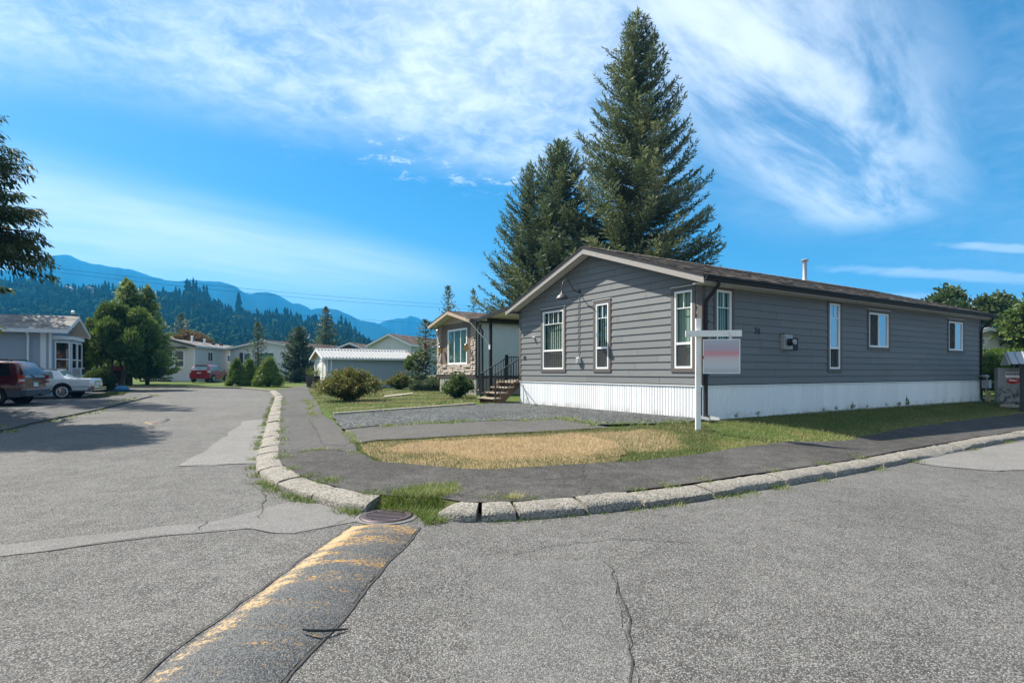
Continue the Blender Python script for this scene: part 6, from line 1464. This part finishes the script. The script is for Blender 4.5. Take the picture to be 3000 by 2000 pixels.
# the gaps and edges where weeds come through
def tufts(spots,seed,n,rad,hmin,hmax,m='weed',w=.004,bias=.35,lean=1.1):
    r=np.random.default_rng(seed); P=[];T=[]
    for (x,y,k) in spots:
        c=int(n*k); P.append(np.column_stack([x+r.normal(0,rad*k**.5,c),y+r.normal(0,rad*k**.5,c)])); T.append(np.clip(r.normal(bias,.2,c)+r.normal(0,.1),0,1))
    return np.concatenate(P),np.concatenate(T)
def clear(spots):
    out=[]
    for (x,y,k) in spots:
        best=None
        for (ax,ay),(bx,by) in zip(KERB[:-1],KERB[1:]):
            t=min(1,max(0,((x-ax)*(bx-ax)+(y-ay)*(by-ay))/((bx-ax)**2+(by-ay)**2))); qx,qy=ax+(bx-ax)*t,ay+(by-ay)*t; d=math.hypot(x-qx,y-qy)
            if best is None or d<best[0]: best=(d,qx,qy)
        d,qx,qy=best; ins=bool(in_poly(np.array([x]),np.array([y]),BLOCK)[0]); want=.05 if ins else .37
        if d<want and d>1e-4: x,y=qx+(x-qx)/d*want,qy+(y-qy)/d*want
        out.append((x,y,k))
    return out
def along(poly,step,j,seed,k0,k1,drop=.0):
    r=np.random.default_rng(seed); q=densify(poly,step,False); return [(x+r.normal(0,j),y+r.normal(0,j),r.uniform(k0,k1)) for x,y in q if r.random()>drop]
W1=[(x,y,k) for (x,y),k in zip([(-4.322, 9.643),(-4.0, 8.842),(-3.657, 8.239),(-3.359, 7.759),(-3.004, 7.332),(-2.655, 7.022),(-2.459, 6.895),(-2.312, 6.772),(-1.793, 6.323),(-1.649, 6.439),(-1.626, 6.583),(-3.631, 9.683),(-3.741, 9.156),(-3.214, 8.108),(-2.969, 7.729),(-2.782, 7.541),(-2.338, 7.234),(-2.41, 7.319),(-5.462, 12.617),(-5.045, 11.524),(-6.77, 15.573),(-8.179, 18.892)],[.5,.7,.5,.9,1.1,1.0,.9,.8,.9,.9,.8,.2,.9,.7,.9,.7,.9,.7,.6,.6,.4,.4])]
P,T=tufts(clear(W1),110,230,.085,.03,.10); blades('weeds',P,.03,.115,.005,T,111,'weed',1.2)
W2=along(KERB[7:14],.30,.06,112,.2,.8,.35); P,T=tufts(clear(W2),113,130,.09,.03,.08); blades('weeds',P,.03,.10,.008,T,114,'weed',1.2)
W2=along([(x-.30,y-.06) for x,y in KERB[7:13]],.35,.05,115,.2,.7,.45); P,T=tufts(clear(W2),116,130,.09,.03,.08); blades('weeds',P,.03,.10,.008,T,117,'weed',1.2)
W3=[(x,y,k) for (x,y),k in zip([(-0.231, 6.322),(0.0, 6.357),(0.251, 6.328),(1.498, 6.826),(1.984, 7.073),(2.615, 7.395),(2.561, 7.5),(2.91, 7.576),(3.383, 7.927),(3.877, 8.257),(4.981, 8.976),(6.013, 9.763),(7.155, 10.384),(8.969, 12.466),(9.621, 12.231),(11.454, 13.514),(11.679, 13.681),(3.625, 7.721),(4.484, 8.262),(5.968, 9.322),(7.145, 10.189),(1.971, 6.596),(2.553, 6.979)],[.9,.5,.4,.5,.7,.8,.5,.8,.7,.5,.8,.7,.4,.4,.5,.6,.4,.5,.5,.7,.7,.4,.3])]
P,T=tufts(clear(W3),118,200,.10,.03,.09,bias=.55); blades('weeds',P,.025,.095,.005,T,119,'weed',1.2)
W4=along([(-0.179, 5.857),(0.072, 5.898),(0.364, 5.969),(0.713, 6.155),(1.065, 6.239),(1.308, 6.309),(1.717, 6.548)],.09,.03,120,.2,.8,.25); P,T=tufts(clear(W4),121,120,.06,.02,.05,bias=.3); blades('weeds',P,.015,.06,.005,T,122,'weed',1.3)
W8=along(LOBE+[LOBE[0]],.10,.03,160,.2,.8,.25); P,T=tufts(W8,161,55,.05,.02,.06,bias=.35); blades('grass',P,.02,.07,.004,T,162,'weed',1.5)
# thick tuft filling the broken kerb at the drain
P=inside_points([(-1.485, 6.324),(-1.417, 6.639),(-1.136, 6.899),(-0.725, 6.991),(-0.62, 6.778),(-0.79, 6.48),(-0.773, 6.039),(-0.669, 5.777),(-0.862, 5.654),(-0.954, 5.904),(-1.115, 6.093),(-1.35, 6.149)],5200,gr)
T=np.clip(gr.normal(.40,.24,len(P)),0,1); blades('weeds',P,.04,.15,.004,T,123,'weed',1.5,zf=gap_z)
P=inside_points([(-1.234, 6.326),(-0.652, 6.686),(-0.613, 6.484),(-1.115, 6.305)],330,gr); blades('dry_stems',P,.10,.26,.0022,np.clip(gr.normal(.85,.1,len(P)),0,1),124,'weed',2.2,zf=gap_z)
P=inside_points([(-0.058, 6.389),(0.118, 6.424),(0.115, 6.294),(-0.057, 6.26)],240,gr); blades('dry_stems',P,.06,.16,.002,np.clip(gr.normal(.95,.05,len(P)),0,1),125,'weed',1.4)
# lines of weeds along the driveway, gravel and pavement seams
W5=along([(-3.803, 12.727),(-3.238, 13.014),(-1.964, 13.146),(0.084, 13.801),(1.335, 14.313),(1.873, 12.536)],.22,.09,126,.2,.9,.2)+along([(1.59, 13.034),(2.384, 13.034),(3.179, 13.034),(3.973, 13.298)],.25,.14,127,.3,.9,.2)
P,T=tufts(W5,128,150,.16,.02,.06,bias=.5); blades('weeds',P,.045,.12,.011,T,129,'weed',1.2)
W6=along([(-3.661, 9.685),(-3.374, 9.97),(-2.569, 9.405)],.13,.03,130,.2,.7,.3)+along([(-3.653, 12.278),(-2.952, 10.525)],.12,.04,131,.3,.8,.2)+along([(-8.912, 24.565),(-6.716, 18.828),(-5.87, 16.54)],.25,.1,132,.3,1.,.2)+along([(-5.18, 16.213),(-4.421, 16.48),(-3.186, 17.418),(-1.333, 19.879)],.35,.06,133,.3,.9,.3)
P,T=tufts(W6,134,130,.08,.02,.06,bias=.6); blades('weeds',P,.035,.09,.008,T,135,'weed',1.2)
W7=along([(-12.987, 14.957),(-13.464, 16.236),(-13.797, 17.405),(-14.283, 18.89),(-14.679, 19.879)],.4,.12,136,.3,1.,.3)+along([(-16.525, 23.794),(-17.88, 26.658),(-19.459, 30.656)],.5,.15,137,.4,1.,.2)+along([(-23.84, 37.594),(-22.976, 40.085),(-21.905, 39.696)],.6,.15,138,.4,1.,.2)+along([(-12.486, 13.651),(-12.76, 14.236),(-12.914, 14.708)],.25,.1,1381,.4,1.,.1)
P,T=tufts(W7,139,130,.16,.03,.08,bias=.5); blades('weeds',P,.03,.10,.012,T,140,'weed',1.2)
LG=[(-20.13, 26.097),(-21.921, 29.039),(-22.79, 31.146),(-24.804, 36.063),(-23.56, 34.653),(-20.186, 29.04),(-20.282, 27.49)]
P=inside_points(LG,5000,gr); blades('grass',P,.04,.09,.012,np.clip(gr.normal(.12,.12,len(P)),0,1),141)
# small weeds growing against the skirting, one by one
for k,(u,v,h) in enumerate([(2413,1206,.18),(2450,1202,.22),(2497,1197,.34),(2540,1194,.16),(2595,1190,.18),(2635,1188,.24),(2655,1186,.5),(2710,1182,.16),(2156,1221,.2),(2220,1217,.2)]):
    x,y=[[(9.364, 16.821)][0],[(10.0, 17.264)][0],[(10.977, 18.056)][0],[(11.774, 18.567)][0],[(12.883, 19.295)][0],[(13.62, 19.68)][0],[(14.143, 20.082)][0],[(15.447, 20.937)][0],[(5.831, 14.578)][0],[(6.646, 15.139)][0]][k]
    t=thing('weed_plant',['low weed against the skirting, first left of the tallest window','bushy low weed against the skirting, below the tall window right edge','weed with one upright stem against the skirting between the windows','tiny weed against the skirting just past the upright stem','small sprig against the skirting under the slider window','broad leaved weed beside the thin tall stem','thin tall stem against the skirting under the last window','last tiny weed before the far corner','tiny sprig near the front corner of the skirting','second tiny sprig from the front corner'][k],'weed',(x,y,float(terr(x,y))),0,'weeds along the skirting')
    r=np.random.default_rng(150+k); n=40; a=r.uniform(0,6.28,n); el=r.uniform(.3,1.4,n); h*=.62; D=np.column_stack([np.cos(a)*np.cos(el),np.sin(a)*np.cos(el),np.sin(el)]); P=r.normal(0,.03,(n,3)); P[:,2]=abs(P[:,2])+r.uniform(0,h*.5,n)
    put('leaves',leaf_mesh('leaves',P,D,unit(r.normal(0,1,(n,3))),r.uniform(.4,1.,n)*h*.6,h*.10,np.clip(r.normal(.3,.15,n),0,1),M['weed']),t)
    MB().tube([(0,0,0),(.01,0,h*.6),(.02,.01,h*1.3)],[.006,.005,.003],5).build('stem',M['shrub'],t)

# ---------------------------------------------------------------- forested hill, mountains, haze
def crest(pairs): return np.array(pairs,float)
HILL=[(-900,860),(-300,850),(0,835),(130,832),(200,850),(300,853),(440,868),(520,872),(560,866),(600,880),(640,905),(700,922),(745,930),(800,935),(860,945),(900,952),(960,956),(1000,965),(1040,985),(1075,1012),(1110,1035),(1160,1062),(1300,1085),(2200,1086)]
HD=600.0
def hill_h(a,Y):
    """height of the hillside at bearing a = x / y and distance Y"""
    v=np.interp(np.asarray(a)*1640+1500,[p[0] for p in HILL],[p[1] for p in HILL]); top=CAM_H+(1089-v)/1640*HD
    t=np.clip((Y-230)/(HD-230),0,1); return .9+(top-.9)*(t**1.25)+np.where(Y>HD,-(Y-HD)*.35,0)
def hill_mesh():
    A=np.linspace(-1.5,.45,150); Ys=np.r_[np.linspace(215,HD,26),HD+40,HD+160]; V=[]
    for Y in Ys:
        for a in A: 
            n=3.0*math.sin(a*37+Y*.02)+2.0*math.sin(a*71-Y*.031)
            V.append((a*Y,Y,float(hill_h(a,Y))+ (n if 300<Y<HD-30 else 0)-(1.2 if Y<230 else 0)))
    n=len(A); F=[(i*n+j,i*n+j+1,(i+1)*n+j+1,(i+1)*n+j) for i in range(len(Ys)-1) for j in range(n-1)]
    return fast_mesh('hill',V,F,M['hillside'],None,True)
M['hillside']=mat('hillside_undergrowth',(.03,.048,.022),.95,var=.5,vs=.03,spec=0.)
M['forest']=leafmat('forest_foliage',(.008,.022,.013),(.036,.068,.024),.0,.9,(.085,.112,.036),spec=0.)
put('hill',hill_mesh(),kind='structure')
def forest():
    r=np.random.default_rng(200); V=[];F=[];T=[]
    def con(x,y,z,h,t):
        k0=len(V); w=h*r.uniform(.17,.26); n=6; lay=4
        for l in range(lay):
            zb=z+h*(.06+.24*l)-(.04*h if l else 0); rb=w*(1-l/lay*.80)*r.uniform(.85,1.15); zt=min(z+h,zb+h*.40) if l<lay-1 else z+h; a0=r.uniform(0,6)
            b=len(V)
            for k in range(n): q=rb*r.uniform(.65,1.25); V.append((x+q*math.cos(a0+k*6.283/n),y+q*math.sin(a0+k*6.283/n),zb+r.uniform(-.05,.05)*h)); T.append(t)
            V.append((x,y,zt)); T.append(min(1,t+.10))
            for k in range(n): F.append((b+k,b+(k+1)%n,b+n))
    def dec(x,y,z,h,t):
        for q in range(5):
            b=len(V); s=h*r.uniform(.18,.32); cx,cy,cz=x+r.normal(0,.22)*h,y+r.normal(0,.15)*h,z+h*r.uniform(.35,.85); n=6
            V.append((cx,cy,cz+s)); T.append(t)
            for ring,(rr,dz) in enumerate(((.8,.45),(.95,-.25))):
                for k in range(n): u=s*rr*r.uniform(.7,1.25); V.append((cx+u*math.cos(k*1.047+ring*.5),cy+u*math.sin(k*1.047+ring*.5),cz+s*dz*r.uniform(.7,1.2))); T.append(max(0,min(1,t+r.normal(0,.06))))
            for k in range(n):
                F.append((b,b+1+k,b+1+(k+1)%n)); F.append((b+1+k,b+1+n+k,b+1+n+(k+1)%n)); F.append((b+1+k,b+1+n+(k+1)%n,b+1+(k+1)%n))
    N=5200
    for i in range(N):
        a=r.uniform(-1.15,-.17); Y=235+(HD-235)*r.random()**.75; Y=min(Y,HD-2)
        z=float(hill_h(a,Y)); u=a*1640+1500
        if z<2.2 and r.random()<.5: continue
        top=(Y>HD-45)
        if 90<u<330 and top and r.random()<.72: continue          # cleared shelf with houses
        if 640<u<745 and Y>HD-60 and r.random()<.6: continue
        lo=r.random()
        conif=(lo<.62) if Y>HD*.72 else (lo<.42)
        if conif: con(a*Y,Y,z-1,r.uniform(7,14)*(1.15 if r.random()<.12 else 1),np.clip(r.normal(.18,.14),0,1))
        else: dec(a*Y,Y,z-1,r.uniform(5,9.5),np.clip(r.normal(.48,.2),0,1))
    for (u,h) in [(100,24),(118,20),(150,22),(308,16),(318,15),(392,13),(548,22),(556,20),(566,24),(575,22),(585,17),(597,20),(606,22),(640,15),(700,28),(695,20),(810,16),(835,19),(842,18),(852,17),(868,16),(1000,19),(1012,18),(1025,17),(1040,14),(215,12),(245,12),(478,15),(515,16),(525,14),(905,14),(925,16),(960,15),(970,16)]:
        a=(u-1500)/1640; Y=HD-r.uniform(2,12); con(a*Y,Y,float(hill_h(a,Y))-2,h,.10)
    Fa=np.array(F,np.int32)
    return fast_mesh('forest',V,Fa,M['forest'],T)
tag(put('forest',forest(),kind='stuff'),'mixed conifers and leafy trees covering the hill','forest')
# houses on the cleared shelf
M['far_wall']=mat('far_house_wall',(.34,.30,.26),.8); M['far_roof']=mat('far_house_roof',(.15,.13,.12),.8)
for k,(u,w,lab) in enumerate([(203,9,'leftmost far house on the hill shelf behind the wires'),(262,15,'wide far house in the middle of the hill shelf'),(296,12,'rightmost far house on the hill shelf beside the two firs')]):
    a=(u-1500)/1640; Y=HD-14; z=float(hill_h(a,Y)); t=thing('hill_house',lab,'house',(a*Y,Y,z-1),R(15*k-15),'far houses on the hill shelf')
    MB().box(-w/2,w/2,-4,4,0,4.4).build('wall',M['far_wall'],t); MB().prism([(-w/2-.6,4.4),(w/2+.6,4.4),(0,7.4)],'y',-4.6,4.6).build('roof',M['far_roof'],t)
    for x in(-w*.3,0,w*.3): MB().box(x-.8,x+.8,-4.08,-4.0,1.4,3.2).build('window',M['car_glass'],t)
M['mountain']=mat('mountain_forest',(.008,.016,.015),.95,var=.45,vs=.004,spec=0.)
def ridge(name,pts,D0,D1,seed,amp):
    P=np.array(pts,float); us=np.linspace(P[0,0],P[-1,0],420); v=np.interp(us,P[:,0],P[:,1]); r=np.random.default_rng(seed)
    v=v+np.convolve(r.normal(0,1.1,len(us)),np.ones(3)/3,'same'); A=(us-1500)/1640; rows=26; V=[]
    gx=[np.interp(us,np.linspace(us[0],us[-1],n),r.normal(0,1,n)) for n in(24,50,110)]
    for i in range(rows):
        t=i/(rows-1); D=D0+(D1-D0)*t            # from foot (near) to crest (far)
        top=CAM_H+(1089-v)/1640*D1; sh=t**1.15
        spur=(gx[0]*.5+gx[1]*.35+gx[2]*.18)*amp*math.sin(math.pi*t)**.8*(.4+.6*t)
        z=top*sh+spur*(top/300.)
        z=np.where(t<1,np.minimum(z,top*(D/D1)*.985),z)
        V+=[(a*D,D,zz-2.) for a,zz in zip(A,z)]
    V+=[(a*(D1+500),D1+500,-5.) for a in A]; n=len(us)
    F=[(i*n+j,i*n+j+1,(i+1)*n+j+1,(i+1)*n+j) for i in range(rows) for j in range(n-1)]
    put(name,fast_mesh(name,V,F,M['mountain'],None,True),kind='structure')
MT=[(-1200,800),(-500,790),(-200,800),(60,790),(107,785),(140,753),(159,747),(187,744),(210,748),(234,760),(262,771),(299,775),(323,780),(355,783),(388,789),(421,800),(449,810),(491,821),(528,824),(557,818),(589,822),(645,823),(674,832),(692,837),(716,856),(734,860),(753,855),(781,854),(804,860),(832,872),(856,888),(874,887),(898,897),(912,905),(931,901),(963,902),(996,908),(1029,923),(1057,937),(1100,944),(1125,955),(1180,985),(1260,1030),(1400,1075),(1600,1087)]
ridge('mountain',MT,1500,2500,301,110)
ridge('mountain',[(860,1080),(960,1020),(1050,975),(1100,950),(1130,938),(1168,930),(1180,932),(1205,924),(1222,929),(1236,936),(1255,940),(1269,939),(1300,946),(1400,975),(1600,1040),(1900,1080)],2300,3200,302,110)
# the air: one even, closed box of thin haze
hz=MB().box(-5200,5200,-400,3900,-8,575).build('haze',None,None,kind='stuff')
m,t=newmat('haze_air'); pv=t.n('ShaderNodeVolumePrincipled'); pv.inputs['Color'].default_value=(.05,.46,1.0,1); pv.inputs['Density'].default_value=HAZE; pv.inputs['Anisotropy'].default_value=0.15
t.n('ShaderNodeOutputMaterial',{'Volume':pv.outputs[0]}); hz.data.materials.append(m); M['haze']=m
